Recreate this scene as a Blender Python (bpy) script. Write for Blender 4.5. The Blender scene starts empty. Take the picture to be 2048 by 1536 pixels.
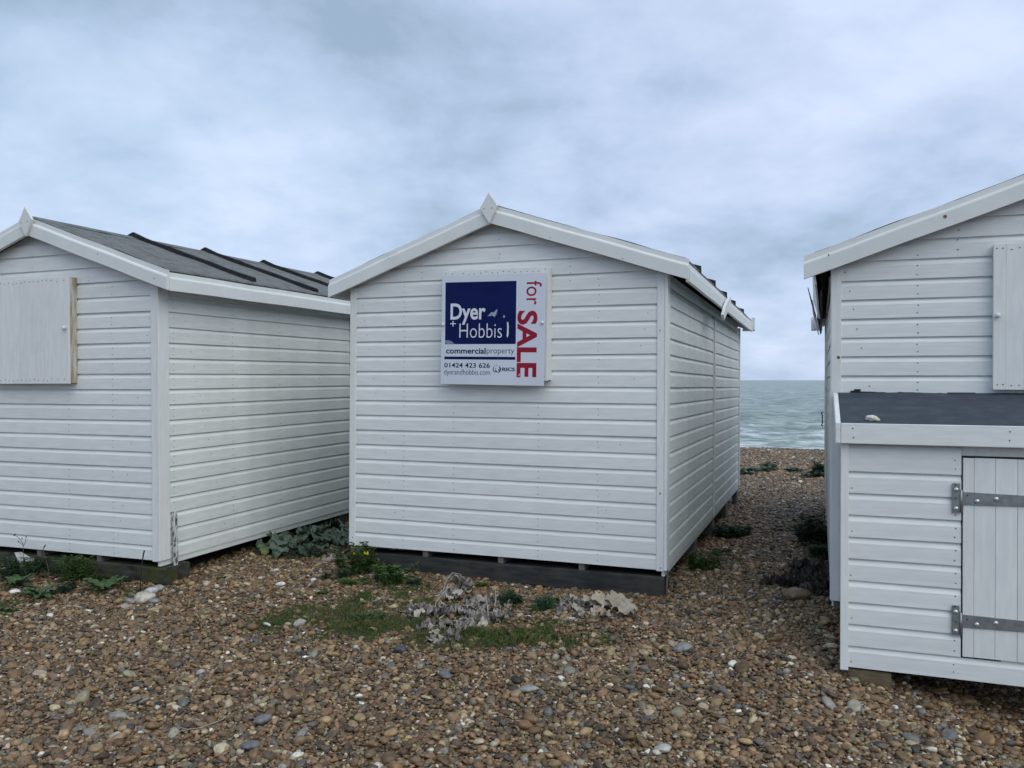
import bpy, bmesh, math, random
import numpy as np
from mathutils import Vector, Matrix, Euler, noise

random.seed(7); RNG = np.random.default_rng(11)
SC = bpy.context.scene
COL = SC.collection
CAMZ = 1.6

# ------------------------------------------------------------------ camera
F = 1660.0
PITCH = math.atan(8.0 / F)
cd = bpy.data.cameras.new('camera'); cam = bpy.data.objects.new('camera', cd); COL.objects.link(cam)
cam.location = (0, 0, CAMZ); cam.rotation_euler = (math.pi / 2 - PITCH, 0, 0)
cd.sensor_width = 36.0; cd.lens = 36.0 * F / 2048.0; cd.clip_end = 20000; cd.clip_start = 0.05
SC.camera = cam

# ------------------------------------------------------------------ world + sun (overcast)
SUN_EL, SUN_AZ = math.radians(48), math.radians(143)      # azimuth clockwise from +Y: behind the camera
W = bpy.data.worlds.new('World'); SC.world = W; W.use_nodes = True
nt = W.node_tree; N = nt.nodes; K = nt.links; N.clear()
out = N.new('ShaderNodeOutputWorld'); mixs = N.new('ShaderNodeMixShader')
sky = N.new('ShaderNodeTexSky'); sky.sky_type = 'NISHITA'; sky.sun_disc = False
sky.sun_elevation = SUN_EL; sky.sun_rotation = SUN_AZ
b1 = N.new('ShaderNodeBackground'); b1.inputs[1].default_value = 0.08; K.new(sky.outputs[0], b1.inputs[0])
tc = N.new('ShaderNodeTexCoord'); sep = N.new('ShaderNodeSeparateXYZ'); K.new(tc.outputs['Generated'], sep.inputs[0])
def M(op, a, b=None, c=None):
    n = N.new('ShaderNodeMath'); n.operation = op
    for i, v in enumerate((a, b, c)):
        if v is None: continue
        if isinstance(v, (int, float)): n.inputs[i].default_value = v
        else: K.new(v, n.inputs[i])
    return n.outputs[0]
zz = M('ADD', M('MAXIMUM', sep.outputs[2], 0.0), 0.34)
cx = M('DIVIDE', sep.outputs[0], zz); cy = M('DIVIDE', sep.outputs[1], zz)
cmb = N.new('ShaderNodeCombineXYZ'); K.new(cx, cmb.inputs[0]); K.new(cy, cmb.inputs[1]); cmb.inputs[2].default_value = 3.7
def wnoise(scale, det, rough, dist, off):
    mp = N.new('ShaderNodeMapping'); mp.inputs['Location'].default_value = off
    K.new(cmb.outputs[0], mp.inputs[0])
    n = N.new('ShaderNodeTexNoise'); n.inputs['Scale'].default_value = scale; n.inputs['Detail'].default_value = det
    n.inputs['Roughness'].default_value = rough; n.inputs['Distortion'].default_value = dist
    K.new(mp.outputs[0], n.inputs['Vector']); return n.outputs[0]
n1 = wnoise(1.15, 5, 0.5, 0.15, (2.6, 0.2, 0)); n2 = wnoise(3.3, 8, 0.6, 0.15, (4, 2, 1)); n3 = wnoise(0.45, 2, 0.5, 0.1, (7, 3, 2))
cl = M('ADD', M('MULTIPLY', n1, 0.62), M('MULTIPLY', n2, 0.38))
rp = N.new('ShaderNodeValToRGB'); K.new(cl, rp.inputs[0])
e = rp.color_ramp.elements
e[0].position = 0.40; e[0].color = (0.30, 0.40, 0.52, 1)
e[1].position = 0.64; e[1].color = (0.61, 0.705, 0.87, 1)
m = e.new(0.50); m.color = (0.43, 0.54, 0.705, 1)
tint = N.new('ShaderNodeMix'); tint.data_type = 'RGBA'; tint.blend_type = 'MULTIPLY'
rp2 = N.new('ShaderNodeValToRGB'); K.new(n3, rp2.inputs[0])
rp2.color_ramp.elements[0].position = 0.4; rp2.color_ramp.elements[0].color = (0.96, 0.99, 1.0, 1)
rp2.color_ramp.elements[1].position = 0.6; rp2.color_ramp.elements[1].color = (1.0, 0.985, 1.015, 1)
tint.inputs[0].default_value = 1.0; K.new(rp.outputs[0], tint.inputs[6]); K.new(rp2.outputs[0], tint.inputs[7])
b2 = N.new('ShaderNodeBackground'); b2.inputs[1].default_value = 1.0; K.new(tint.outputs[2], b2.inputs[0])
mixs.inputs[0].default_value = 0.9
K.new(b1.outputs[0], mixs.inputs[1]); K.new(b2.outputs[0], mixs.inputs[2]); K.new(mixs.outputs[0], out.inputs[0])

sd = bpy.data.lights.new('sun', 'SUN'); sd.energy = 1.4; sd.angle = math.radians(65); sd.color = (1.0, 0.965, 0.87)
sun = bpy.data.objects.new('sun', sd); COL.objects.link(sun)
sdir = Vector((math.sin(SUN_AZ) * math.cos(SUN_EL), math.cos(SUN_AZ) * math.cos(SUN_EL), math.sin(SUN_EL)))
sun.rotation_euler = sdir.to_track_quat('Z', 'Y').to_euler(); sun.location = (0, -5, 12)

SC.view_settings.view_transform = 'Standard'; SC.view_settings.look = 'None'
SC.view_settings.gamma = 1.0; SC.view_settings.exposure = 0.33; SC.view_settings.use_curve_mapping = False
SC.render.engine = 'CYCLES'
SC.cycles.max_bounces = 6; SC.cycles.diffuse_bounces = 3; SC.cycles.use_denoising = True

# ------------------------------------------------------------------ materials
def mat(name, color, rough=0.6, color2=None, nscale=6.0, stretch=(1, 1, 1), bump=0.0, bscale=60.0, bstretch=(1, 1, 1),
        spec=0.35, lo=0.4, hi=0.62, rnd=0.0, stain=None, sscale=1.3, slo=0.55, shi=0.72, detail=6, trans=0.0):
    m = bpy.data.materials.new(name); m.use_nodes = True
    t = m.node_tree; n = t.nodes; k = t.links
    bs = n['Principled BSDF']; bs.inputs['Roughness'].default_value = rough; bs.inputs['Specular IOR Level'].default_value = spec
    co = n.new('ShaderNodeTexCoord')
    def nz(sc, st, det=6):
        mp = n.new('ShaderNodeMapping'); mp.inputs['Scale'].default_value = st
        k.new(co.outputs['Object'], mp.inputs[0])
        x = n.new('ShaderNodeTexNoise'); x.inputs['Scale'].default_value = sc; x.inputs['Detail'].default_value = det
        x.inputs['Roughness'].default_value = 0.6
        k.new(mp.outputs[0], x.inputs['Vector']); return x.outputs[0]
    cur = None
    def mixc(fac, a, b):
        x = n.new('ShaderNodeMix'); x.data_type = 'RGBA'; k.new(fac, x.inputs[0])
        if isinstance(a, tuple): x.inputs[6].default_value = (*a, 1)
        else: k.new(a, x.inputs[6])
        x.inputs[7].default_value = (*b, 1); return x.outputs[2]
    def rng(v, lo, hi):
        x = n.new('ShaderNodeMapRange'); x.inputs[1].default_value = lo; x.inputs[2].default_value = hi; k.new(v, x.inputs[0]); return x.outputs[0]
    cur = mixc(rng(nz(nscale, stretch, detail), lo, hi), color, color2 or color)
    if stain is not None:
        s = rng(nz(sscale, (1, 1, 1), 8), slo, shi); cur = mixc(s, cur, stain)
    if rnd:
        oi = n.new('ShaderNodeObjectInfo'); hs = n.new('ShaderNodeHueSaturation')
        mr = n.new('ShaderNodeMapRange'); mr.inputs[3].default_value = 1 - rnd; mr.inputs[4].default_value = 1 + rnd
        k.new(oi.outputs['Random'], mr.inputs[0]); k.new(mr.outputs[0], hs.inputs['Value']); k.new(cur, hs.inputs['Color']); cur = hs.outputs[0]
    k.new(cur, bs.inputs['Base Color'])
    if bump:
        bp = n.new('ShaderNodeBump'); bp.inputs['Strength'].default_value = bump; bp.inputs['Distance'].default_value = 0.003
        k.new(nz(bscale, bstretch, 4), bp.inputs['Height']); k.new(bp.outputs[0], bs.inputs['Normal'])
    return m

MT = {}
MT['paint_x'] = mat('white_paint_boards', (0.70, 0.72, 0.71), 0.55, (0.765, 0.78, 0.765), 5, (1, 8, 8), 0.25, 40, (.12, 2, 2), rnd=0.025, stain=(0.60, 0.615, 0.60), sscale=0.9, slo=.56, shi=.8)
MT['paint_side'] = mat('white_paint_side_boards', (0.68, 0.71, 0.685), 0.55, (0.75, 0.775, 0.75), 5, (8, 1, 8), 0.25, 40, (2, .12, 2), rnd=0.03, stain=(0.55, 0.575, 0.535), sscale=1.1, slo=.48, shi=.8)
MT['paint_v'] = mat('white_paint_vertical', (0.70, 0.715, 0.705), 0.55, (0.76, 0.77, 0.755), 5, (8, 8, 1), 0.3, 40, (2, 2, .12), rnd=0.03, stain=(0.58, 0.59, 0.56), sscale=1.5, slo=.55, shi=.8)
MT['plastic'] = mat('white_fascia_paint', (0.67, 0.69, 0.68), 0.4, (0.72, 0.735, 0.72), 3, (1, 1, 1), 0.05, 20, rnd=0.015, spec=.45, stain=(0.56, 0.58, 0.56), sscale=2.0, slo=.56, shi=.85)
MT['stained'] = mat('stained_paint', (0.62, 0.61, 0.56), 0.6, (0.33, 0.28, 0.18), 9, (4, 4, .5), 0.3, 40, (1, 1, .2))
MT['soffit'] = mat('weathered_soffit', (0.10, 0.105, 0.10), 0.8, (0.05, 0.05, 0.05), 12, bump=.4)
MT['felt'] = mat('grey_mineral_felt', (0.11, 0.115, 0.118), 0.85, (0.25, 0.255, 0.25), 90, (1, 1, 1), 1.0, 350, lo=.35, hi=.7, stain=(0.075, 0.08, 0.08), sscale=9, slo=.48, shi=.72, spec=.25)
MT['felt_new'] = mat('dark_blue_grey_felt', (0.034, 0.045, 0.062), 0.8, (0.06, 0.074, 0.094), 200, (1, 1, 1), 1.0, 350, stain=(0.075, 0.09, 0.11), sscale=9, slo=.45, shi=.75, spec=.25)
MT['black'] = mat('black_felt_strip', (0.012, 0.012, 0.014), 0.7, (0.03, 0.03, 0.033), 40, bump=.5, bscale=150, spec=.2)
MT['tar'] = mat('bitumen', (0.01, 0.01, 0.012), 0.4, (0.02, 0.02, 0.02), 20)
MT['nail'] = mat('nail_dark', (0.05, 0.045, 0.045), 0.5, (0.09, 0.07, 0.05), 300)
MT['rust'] = mat('rust', (0.20, 0.08, 0.03), 0.8, (0.42, 0.28, 0.17), 300)
MT['metal'] = mat('galvanised_steel', (0.26, 0.275, 0.285), 0.42, (0.34, 0.355, 0.36), 30, bump=.1, bscale=200); MT['metal'].node_tree.nodes['Principled BSDF'].inputs['Metallic'].default_value = 0.75
MT['bolt'] = mat('zinc_bolt', (0.6, 0.6, 0.6), 0.3); MT['bolt'].node_tree.nodes['Principled BSDF'].inputs['Metallic'].default_value = 0.8
MT['iron'] = mat('black_iron', (0.02, 0.02, 0.025), 0.6)
MT['sleeper'] = mat('tarred_sleeper', (0.022, 0.024, 0.025), 0.85, (0.045, 0.046, 0.045), 5, (1, 3, 6), .7, 45, (.15, 1, 1), stain=(0.065, 0.06, 0.045), sscale=3, slo=.52, shi=.75)
MT['mossy'] = mat('mossy_sleeper', (0.060, 0.062, 0.052), 0.9, (0.022, 0.022, 0.019), 7, (1, 3, 3), 1.0, 35, (.3, 1, 1), stain=(0.062, 0.068, 0.022), sscale=5.5, slo=.48, shi=.66, spec=.15)
MT['wood_block'] = mat('raw_timber', (0.17, 0.135, 0.085), 0.8, (0.10, 0.075, 0.045), 14, (1, 1, 6), .6, 60, (.3, 1, 2))
MT['old_wood'] = mat('weathered_timber', (0.16, 0.15, 0.135), 0.85, (0.09, 0.085, 0.075), 9, (4, 4, .6), .7, 60, (1, 1, .2))
MT['peeling'] = mat('peeling_paint_batten', (0.60, 0.61, 0.60), 0.7, (0.10, 0.095, 0.085), 26, (2, 2, .8), .8, 50, (1, 1, .3), lo=.47, hi=.55)
MT['dark_inside'] = mat('dark_floor_boards', (0.03, 0.028, 0.025), 0.9)
MT['sign_white'] = mat('sign_board', (0.60, 0.64, 0.72), 0.3, (0.64, 0.675, 0.745), 3, spec=.5)
MT['navy'] = mat('sign_navy', (0.003, 0.008, 0.070), 0.5, (0.004, 0.011, 0.085), 4, spec=.12)
MT['red'] = mat('sign_red', (0.27, 0.010, 0.032), 0.5, (0.31, 0.014, 0.04), 5, spec=.15)
MT['sign_grey'] = mat('sign_grey_text', (0.03, 0.038, 0.08), 0.5, spec=.12)
MT['sign_letter'] = mat('sign_white_letters', (0.68, 0.70, 0.76), 0.35)
MT['scratch'] = mat('scraped_patch', (0.42, 0.50, 0.56), 0.5, (0.12, 0.18, 0.28), 60, lo=.42, hi=.58)
MT['kale'] = mat('sea_kale_leaf', (0.050, 0.085, 0.052), 0.45, (0.10, 0.135, 0.10), 14, bump=.5, bscale=60, rnd=.4, spec=.4, stain=(0.13, 0.14, 0.06), sscale=7, slo=.56, shi=.7)
MT['kale_yellow'] = mat('yellowing_leaf', (0.16, 0.17, 0.035), 0.5, (0.07, 0.12, 0.06), 9, lo=.45, hi=.55)
MT['rib'] = mat('pale_leaf_rib', (0.24, 0.28, 0.19), 0.5)
MT['weed'] = mat('weed_leaf', (0.045, 0.095, 0.022), 0.5, (0.085, 0.15, 0.04), 30, rnd=.25)
MT['weed_blue'] = mat('bluish_weed_leaf', (0.032, 0.075, 0.034), 0.5, (0.06, 0.115, 0.06), 30, rnd=.25)
MT['weed_dark'] = mat('dark_weed_leaf', (0.025, 0.05, 0.028), 0.6, (0.045, 0.08, 0.045), 30, rnd=.25)
MT['grass'] = mat('grass_blades', (0.050, 0.085, 0.016), 0.6, (0.125, 0.125, 0.05), 6, lo=.4, hi=.62, stain=(0.03, 0.075, 0.014), sscale=2.5)
MT['thistle'] = mat('thistle_leaf', (0.035, 0.08, 0.022), 0.5, (0.055, 0.10, 0.04), 20, rnd=.15)
MT['flower'] = mat('yellow_flower', (0.72, 0.60, 0.02), 0.5, (0.60, 0.45, 0.01), 90)
MT['stem'] = mat('green_stem', (0.07, 0.10, 0.035), 0.6, (0.10, 0.085, 0.04), 20)
MT['dead'] = mat('dead_grey_leaf', (0.31, 0.285, 0.26), 0.8, (0.17, 0.155, 0.14), 22, bump=.7, bscale=70, rnd=.28, stain=(0.10, 0.085, 0.07), sscale=14)
MT['dead_mid'] = mat('dead_beige_leaf', (0.42, 0.38, 0.33), 0.8, (0.26, 0.235, 0.20), 22, bump=.7, bscale=70, rnd=.2)
MT['dead_pale'] = mat('dead_pale_leaf', (0.42, 0.37, 0.29), 0.7, (0.30, 0.25, 0.19), 15, bump=.6, bscale=60, rnd=.2)
MT['dead_dark'] = mat('dark_rotting_leaf', (0.045, 0.038, 0.036), 0.8, (0.09, 0.075, 0.065), 25, bump=.6, rnd=.3)
MT['twig'] = mat('dry_twig', (0.40, 0.36, 0.29), 0.8, (0.26, 0.22, 0.17), 30)
MT['dark_twig'] = mat('black_twig', (0.018, 0.017, 0.017), 0.8)
MT['paper'] = mat('white_litter', (0.60, 0.60, 0.60), 0.7, (0.34, 0.34, 0.33), 18, bump=.3)
MT['shell'] = mat('chalky_shell', (0.72, 0.69, 0.62), 0.6, (0.52, 0.48, 0.40), 60, bump=.8, bscale=120)

# ------------------------------------------------------------------ object helpers
def link(o, parent=None):
    COL.objects.link(o)
    if parent is not None: o.parent = parent
    return o
def empty(name, mtx=None, loc=None):
    o = bpy.data.objects.new(name, None); o.empty_display_size = 0.1
    if mtx is not None: o.matrix_world = mtx
    if loc is not None: o.location = loc
    return link(o)
def tag(o, label=None, cat=None, group=None, kind=None):
    if label: o['label'] = label
    if cat: o['category'] = cat
    if group: o['group'] = group
    if kind: o['kind'] = kind
    return o
class MB:
    """collects geometry for ONE mesh"""
    def __init__(s): s.v = []; s.f = []
    def add(s, vs, fs):
        o = len(s.v); s.v += [tuple(v) for v in vs]; s.f += [tuple(i + o for i in f) for f in fs]; return s
    def box(s, x0, x1, y0, y1, z0, z1):
        return s.add([(x0, y0, z0), (x1, y0, z0), (x1, y1, z0), (x0, y1, z0), (x0, y0, z1), (x1, y0, z1), (x1, y1, z1), (x0, y1, z1)],
                     [(0, 3, 2, 1), (4, 5, 6, 7), (0, 1, 5, 4), (1, 2, 6, 5), (2, 3, 7, 6), (3, 0, 4, 7)])
    def prism(s, pts, d0, d1, axis='y'):
        n = len(pts)
        if axis == 'y': A = [(p[0], d0, p[1]) for p in pts]; B = [(p[0], d1, p[1]) for p in pts]
        elif axis == 'x': A = [(d0, p[0], p[1]) for p in pts]; B = [(d1, p[0], p[1]) for p in pts]
        else: A = [(p[0], p[1], d0) for p in pts]; B = [(p[0], p[1], d1) for p in pts]
        return s.add(A + B, [tuple(range(n))[::-1], tuple(range(n, 2 * n))] + [(i, (i + 1) % n, n + (i + 1) % n, n + i) for i in range(n)])
    def tube(s, pts, radii, n=6):
        pts = [Vector(p) for p in pts]; base = len(s.v)
        if isinstance(radii, (int, float)): radii = [radii] * len(pts)
        for i, p in enumerate(pts):
            t = (pts[min(i + 1, len(pts) - 1)] - pts[max(i - 1, 0)]).normalized()
            a = t.orthogonal().normalized() if i == 0 else (a - t * a.dot(t)).normalized()
            b = t.cross(a)
            for k in range(n):
                q = 2 * math.pi * k / n; s.v.append(tuple(p + (a * math.cos(q) + b * math.sin(q)) * radii[i]))
        for i in range(len(pts) - 1):
            for k in range(n):
                s.f.append((base + i * n + k, base + i * n + (k + 1) % n, base + (i + 1) * n + (k + 1) % n, base + (i + 1) * n + k))
        s.f.append(tuple(base + k for k in range(n))[::-1]); s.f.append(tuple(base + (len(pts) - 1) * n + k for k in range(n)))
        return s
    def mesh(s, name, m, smooth=False):
        me = bpy.data.meshes.new(name); me.from_pydata(s.v, [], s.f); me.update()
        bm = bmesh.new(); bm.from_mesh(me); bmesh.ops.recalc_face_normals(bm, faces=bm.faces); bm.to_mesh(me); bm.free()
        if smooth: me.polygons.foreach_set('use_smooth', [True] * len(me.polygons))
        if m is not None: me.materials.append(m)
        return me
    def build(s, name, m, parent=None, smooth=False, bevel=0.0):
        me = s.mesh(name, m, smooth); o = bpy.data.objects.new(name, me); link(o, parent)
        if bevel:
            bm = bmesh.new(); bm.from_mesh(me)
            bmesh.ops.bevel(bm, geom=[e for e in bm.edges if len(e.link_faces) == 2 and e.calc_face_angle(0) > .6], offset=bevel, segments=2, affect='EDGES', profile=.5)
            bm.to_mesh(me); bm.free()
        return o
def inst(name, me, parent=None, mtx=None, loc=None):
    o = bpy.data.objects.new(name, me); link(o, parent)
    if mtx is not None: o.matrix_local = mtx
    if loc is not None: o.location = loc
    return o

# picture ray helper: turns a position in the photograph into a direction from the camera
def ray(x, y):
    dx, dz = (x - 1024) / F, -(y - 768) / F
    c, s = math.cos(-PITCH), math.sin(-PITCH)
    return Vector((dx, c - s * dz, s + c * dz))

# ------------------------------------------------------------------ ground shape
def lerp_tab(tab, d):
    return np.interp(d, [t[0] for t in tab], [t[1] for t in tab])
GT = [(-40, -.25), (0, -.13), (3.3, -.085), (4.3, -.03), (5.1, .03), (6.2, .045), (7.5, .055), (9.5, .03), (13, -.01), (20.3, -.045), (20.9, -.06), (21.6, -.16), (23, -.5), (27, -1.5), (34, -2.9), (46, -4.4), (90, -6)]
def ground_h(X, Y):
    X = np.asarray(X, float); Y = np.asarray(Y, float)
    d = X * .3504 + Y * .9366
    g = lerp_tab(GT, d)
    right = np.clip((X - 1.6) / 1.2, 0, 1) * np.clip((5.75 - d) / .5, 0, 1) * np.clip((d - 2.5) / 1.5, 0, 1)
    g = g - .26 * right
    g = g + .010 * np.sin(X * 1.9 + 1.1) * np.sin(Y * 1.6 + .4) + .008 * np.sin(X * 4.3 + Y * 1.1) * np.sin(Y * 3.7 - X * .8) + .004 * np.sin(X * 9.1 + 2) * np.sin(Y * 8.3)
    far = np.clip((d - 12) / 8, 0, 1) * np.clip((21 - d) / 1, 0, 1)
    g = g + far * .03 * np.sin(X * 1.3 + Y * .35)
    uc_ = (X - 1.0979) * .9365 - (Y - 5.93) * .35065; vc_ = (X - 1.0979) * .35063 + (Y - 5.93) * .93648
    g = g - .06 * np.exp(-((uc_ + .15) / .45) ** 4) * np.clip((vc_ - .5) / .8, 0, 1) * np.clip((6.2 - vc_) / .8, 0, 1)
    # small hollow worn between the two right huts
    g = g - .03 * np.exp(-((X * .9366 - Y * .3504 + .45 - 0.0) / .35) ** 2) * np.clip((d - 6) / 1, 0, 1) * np.clip((11.5 - d) / 2, 0, 1)
    return g
def gh(x, y): return float(ground_h(x, y))
def ground_at(px, py):
    r = ray(px, py); t = 3.0
    for _ in range(30):
        x, y = r.x * t, r.y * t
        t += ((gh(x, y) - CAMZ) / r.z - t) * .7
    return Vector((r.x * t, r.y * t, gh(r.x * t, r.y * t)))

def grid_mesh(name, xs, ys, hf, m):
    X, Y = np.meshgrid(xs, ys); Z = hf(X, Y)
    co = np.stack([X.ravel(), Y.ravel(), Z.ravel()], 1).astype(np.float32)
    nx, ny = len(xs), len(ys)
    i = (np.arange(ny - 1)[:, None] * nx + np.arange(nx - 1)[None]).ravel()
    fs = np.stack([i, i + 1, i + nx + 1, i + nx], 1)
    return quad_mesh(name, co, fs, m)
def quad_mesh(name, co, fs, m, smooth=True):
    me = bpy.data.meshes.new(name)
    me.vertices.add(len(co)); me.vertices.foreach_set('co', co.ravel())
    me.loops.add(len(fs) * 4); me.loops.foreach_set('vertex_index', fs.ravel().astype(np.int32))
    me.polygons.add(len(fs)); me.polygons.foreach_set('loop_start', np.arange(len(fs), dtype=np.int32) * 4)
    me.polygons.foreach_set('loop_total', np.full(len(fs), 4, np.int32))
    me.polygons.foreach_set('use_smooth', np.full(len(fs), smooth))
    me.update(); me.validate(); me.materials.append(m)
    return link(bpy.data.objects.new(name, me))

def shingle_mat():
    m = bpy.data.materials.new('shingle_bed'); m.use_nodes = True; t = m.node_tree; n = t.nodes; k = t.links
    bs = n['Principled BSDF']; bs.inputs['Roughness'].default_value = .8; bs.inputs['Specular IOR Level'].default_value = .2
    g = n.new('ShaderNodeNewGeometry')
    v = n.new('ShaderNodeTexVoronoi'); v.inputs['Scale'].default_value = 55; k.new(g.outputs['Position'], v.inputs['Vector'])
    r = n.new('ShaderNodeValToRGB'); el = r.color_ramp.elements
    sp = n.new('ShaderNodeSeparateColor'); k.new(v.outputs['Color'], sp.inputs[0]); k.new(sp.outputs[0], r.inputs[0])
    el[0].position = 0; el[0].color = (.055, .040, .026, 1); el[1].position = 1; el[1].color = (.30, .28, .25, 1)
    for p, c in ((.3, (.11, .075, .045)), (.55, (.15, .11, .07)), (.75, (.09, .075, .06)), (.9, (.19, .16, .12))):
        q = el.new(p); q.color = (*c, 1)
    k.new(r.outputs[0], bs.inputs['Base Color'])
    b = n.new('ShaderNodeBump'); b.inputs['Distance'].default_value = .012; b.inputs['Strength'].default_value = 1; b.invert = True
    k.new(v.outputs['Distance'], b.inputs['Height']); k.new(b.outputs[0], bs.inputs['Normal'])
    return m
xs = np.concatenate([np.linspace(-400, -20, 12), np.linspace(-16, -7, 16), np.arange(-6.5, 10, .11), np.linspace(10.5, 20, 16), np.linspace(30, 400, 12)])
ys = np.concatenate([np.linspace(-120, -6, 12), np.linspace(-4, 2.4, 12), np.arange(2.5, 12.5, .11), np.arange(12.6, 26, .2), np.linspace(27, 60, 18), np.linspace(70, 200, 5)])
ground = grid_mesh('shingle_beach', xs, ys, ground_h, shingle_mat())
tag(ground, kind='structure')

# ------------------------------------------------------------------ sea
def sea_mat():
    m = bpy.data.materials.new('sea_water'); m.use_nodes = True; t = m.node_tree; n = t.nodes; k = t.links
    bs = n['Principled BSDF']; bs.inputs['Roughness'].default_value = .32; bs.inputs['Specular IOR Level'].default_value = .35; bs.inputs['IOR'].default_value = 1.33
    g = n.new('ShaderNodeNewGeometry'); mp = n.new('ShaderNodeMapping'); k.new(g.outputs['Position'], mp.inputs[0])
    mp.inputs['Rotation'].default_value = (0, 0, .35); mp.inputs['Scale'].default_value = (.35, 1, 1)
    a = n.new('ShaderNodeTexNoise'); a.inputs['Scale'].default_value = .5; a.inputs['Detail'].default_value = 8; a.inputs['Roughness'].default_value = .65; k.new(mp.outputs[0], a.inputs['Vector'])
    r = n.new('ShaderNodeValToRGB'); k.new(a.outputs[0], r.inputs[0]); el = r.color_ramp.elements
    el[0].position = .38; el[0].color = (.085, .135, .12, 1); el[1].position = .64; el[1].color = (.37, .43, .40, 1)
    q = el.new(.5); q.color = (.175, .24, .215, 1)
    # surf foam nearer the shore (a function of distance from the beach)
    vm = n.new('ShaderNodeVectorMath'); vm.operation = 'DOT_PRODUCT'; vm.inputs[1].default_value = (.3504, .9366, 0); k.new(g.outputs['Position'], vm.inputs[0])
    mr = n.new('ShaderNodeMapRange'); mr.inputs[1].default_value = 110; mr.inputs[2].default_value = 50; mr.inputs[3].default_value = 0; mr.inputs[4].default_value = .20; k.new(vm.outputs['Value'], mr.inputs[0])
    f = n.new('ShaderNodeTexNoise'); f.inputs['Scale'].default_value = .8; f.inputs['Detail'].default_value = 9; f.inputs['Roughness'].default_value = .7; f.inputs['Distortion'].default_value = .6; k.new(mp.outputs[0], f.inputs['Vector'])
    ad = n.new('ShaderNodeMath'); ad.operation = 'ADD'; k.new(f.outputs[0], ad.inputs[0]); k.new(mr.outputs[0], ad.inputs[1])
    fr = n.new('ShaderNodeMapRange'); fr.inputs[1].default_value = .57; fr.inputs[2].default_value = .76; k.new(ad.outputs[0], fr.inputs[0])
    mx = n.new('ShaderNodeMix'); mx.data_type = 'RGBA'; k.new(fr.outputs[0], mx.inputs[0]); k.new(r.outputs[0], mx.inputs[6]); mx.inputs[7].default_value = (.62, .68, .70, 1)
    k.new(mx.outputs[2], bs.inputs['Base Color'])
    w = n.new('ShaderNodeTexNoise'); w.inputs['Scale'].default_value = 2.2; w.inputs['Detail'].default_value = 6; k.new(mp.outputs[0], w.inputs['Vector'])
    b = n.new('ShaderNodeBump'); b.inputs['Distance'].default_value = .25; b.inputs['Strength'].default_value = .8; k.new(w.outputs[0], b.inputs['Height']); k.new(b.outputs[0], bs.inputs['Normal'])
    return m
SEAZ = -3.0
ang = np.radians(np.concatenate([np.linspace(-60, 8, 60), np.linspace(8.4, 30, 300), np.linspace(31, 65, 40)]))
rad = np.concatenate([np.linspace(26, 140, 300), 140 * (12000 / 140) ** (np.linspace(0.01, 1, 160) ** 1.3)])
AA, RR = np.meshgrid(ang, rad); SX, SY = np.sin(AA) * RR, np.cos(AA) * RR
SZ = np.full_like(SX, SEAZ)
wr = np.random.default_rng(5)
for i in range(46):
    lam = 1.6 * 1.10 ** i * (0.9 + .2 * wr.random())
    if lam > 26: lam = 3 + wr.random() * 12
    th = math.radians(90 + 20) + wr.normal() * .5           # travel towards the beach
    kx, ky = math.cos(th) * 2 * math.pi / lam, math.sin(th) * 2 * math.pi / lam
    amp = .0085 * lam ** .75 * (.6 + .8 * wr.random())
    s = .5 + .5 * np.sin(SX * kx + SY * ky + wr.random() * 6.28)
    SZ += amp * np.clip(700 / RR, 0, 1) * (s ** 1.8 * 2 - 1)
nx = len(ang); ny = len(rad); ii = (np.arange(ny - 1)[:, None] * nx + np.arange(nx - 1)[None]).ravel()
sea = quad_mesh('sea', np.stack([SX.ravel(), SY.ravel(), SZ.ravel()], 1).astype(np.float32), np.stack([ii, ii + 1, ii + nx + 1, ii + nx], 1), sea_mat())
tag(sea, kind='structure')

# ------------------------------------------------------------------ huts
def frame_matrix(u, v, O):
    u = Vector(u); v = Vector(v); v.normalize(); u = (u - v * u.dot(v)).normalized(); w = u.cross(v)
    return Matrix(((u.x, v.x, w.x, O[0]), (u.y, v.y, w.y, O[1]), (u.z, v.z, w.z, O[2] + CAMZ), (0, 0, 0, 1)))
MC = frame_matrix((0.9365, -0.35065, -0.00211), (0.35063, 0.93648, -0.00846), (1.0979, 5.93, -1.36252))
ML = frame_matrix((0.9365, -0.3507, 0.0032), (0.3508, 0.93645, 0.0040), (-2.68732, 6.33, -1.38182))
MR = frame_matrix((0.93753, -0.3479, -0.00105), (0.3479, 0.93753, -0.00113), (2.0402, 5.31, -1.40282))

def board_profile(h):
    return [(0, 0), (0, h - .036), (-.003, h - .029), (-.008, h - .018), (-.0125, h - .011), (-.0145, h - .0085), (-.0145, h + .002), (-.019, h + .002), (-.019, 0)]
def board_mesh(h, x0, x1, face, m, seed, clip=None, seg=7):
    """one shiplap board; face maps (along, outward, up) to local axes"""
    rr = random.Random(seed); prof = board_profile(h); mb = MB(); n = len(prof)
    ph1, ph2 = rr.random() * 6, rr.random() * 6
    for i in range(seg + 1):
        t = i / seg
        for (d, z) in prof:
            a0, a1 = (x0, x1) if clip is None else clip(z)
            a0 = max(a0, x0); a1 = min(a1, x1)
            if a1 < a0 + .001: a0 = a1 = (a0 + a1) / 2
            a = a0 + (a1 - a0) * t
            dd = d + .0013 * math.sin(a * 2.3 + ph1); zq = z + .0012 * math.sin(a * 1.7 + ph2)
            mb.v.append(face(a, dd, zq))
    for i in range(seg):
        for k in range(n):
            mb.f.append((i * n + k, i * n + (k + 1) % n, (i + 1) * n + (k + 1) % n, (i + 1) * n + k))
    mb.f.append(tuple(range(n))); mb.f.append(tuple(seg * n + k for k in range(n)))
    return mb.mesh('board', m)
FRONT = lambda a, d, z: (a, -d, z)
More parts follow.
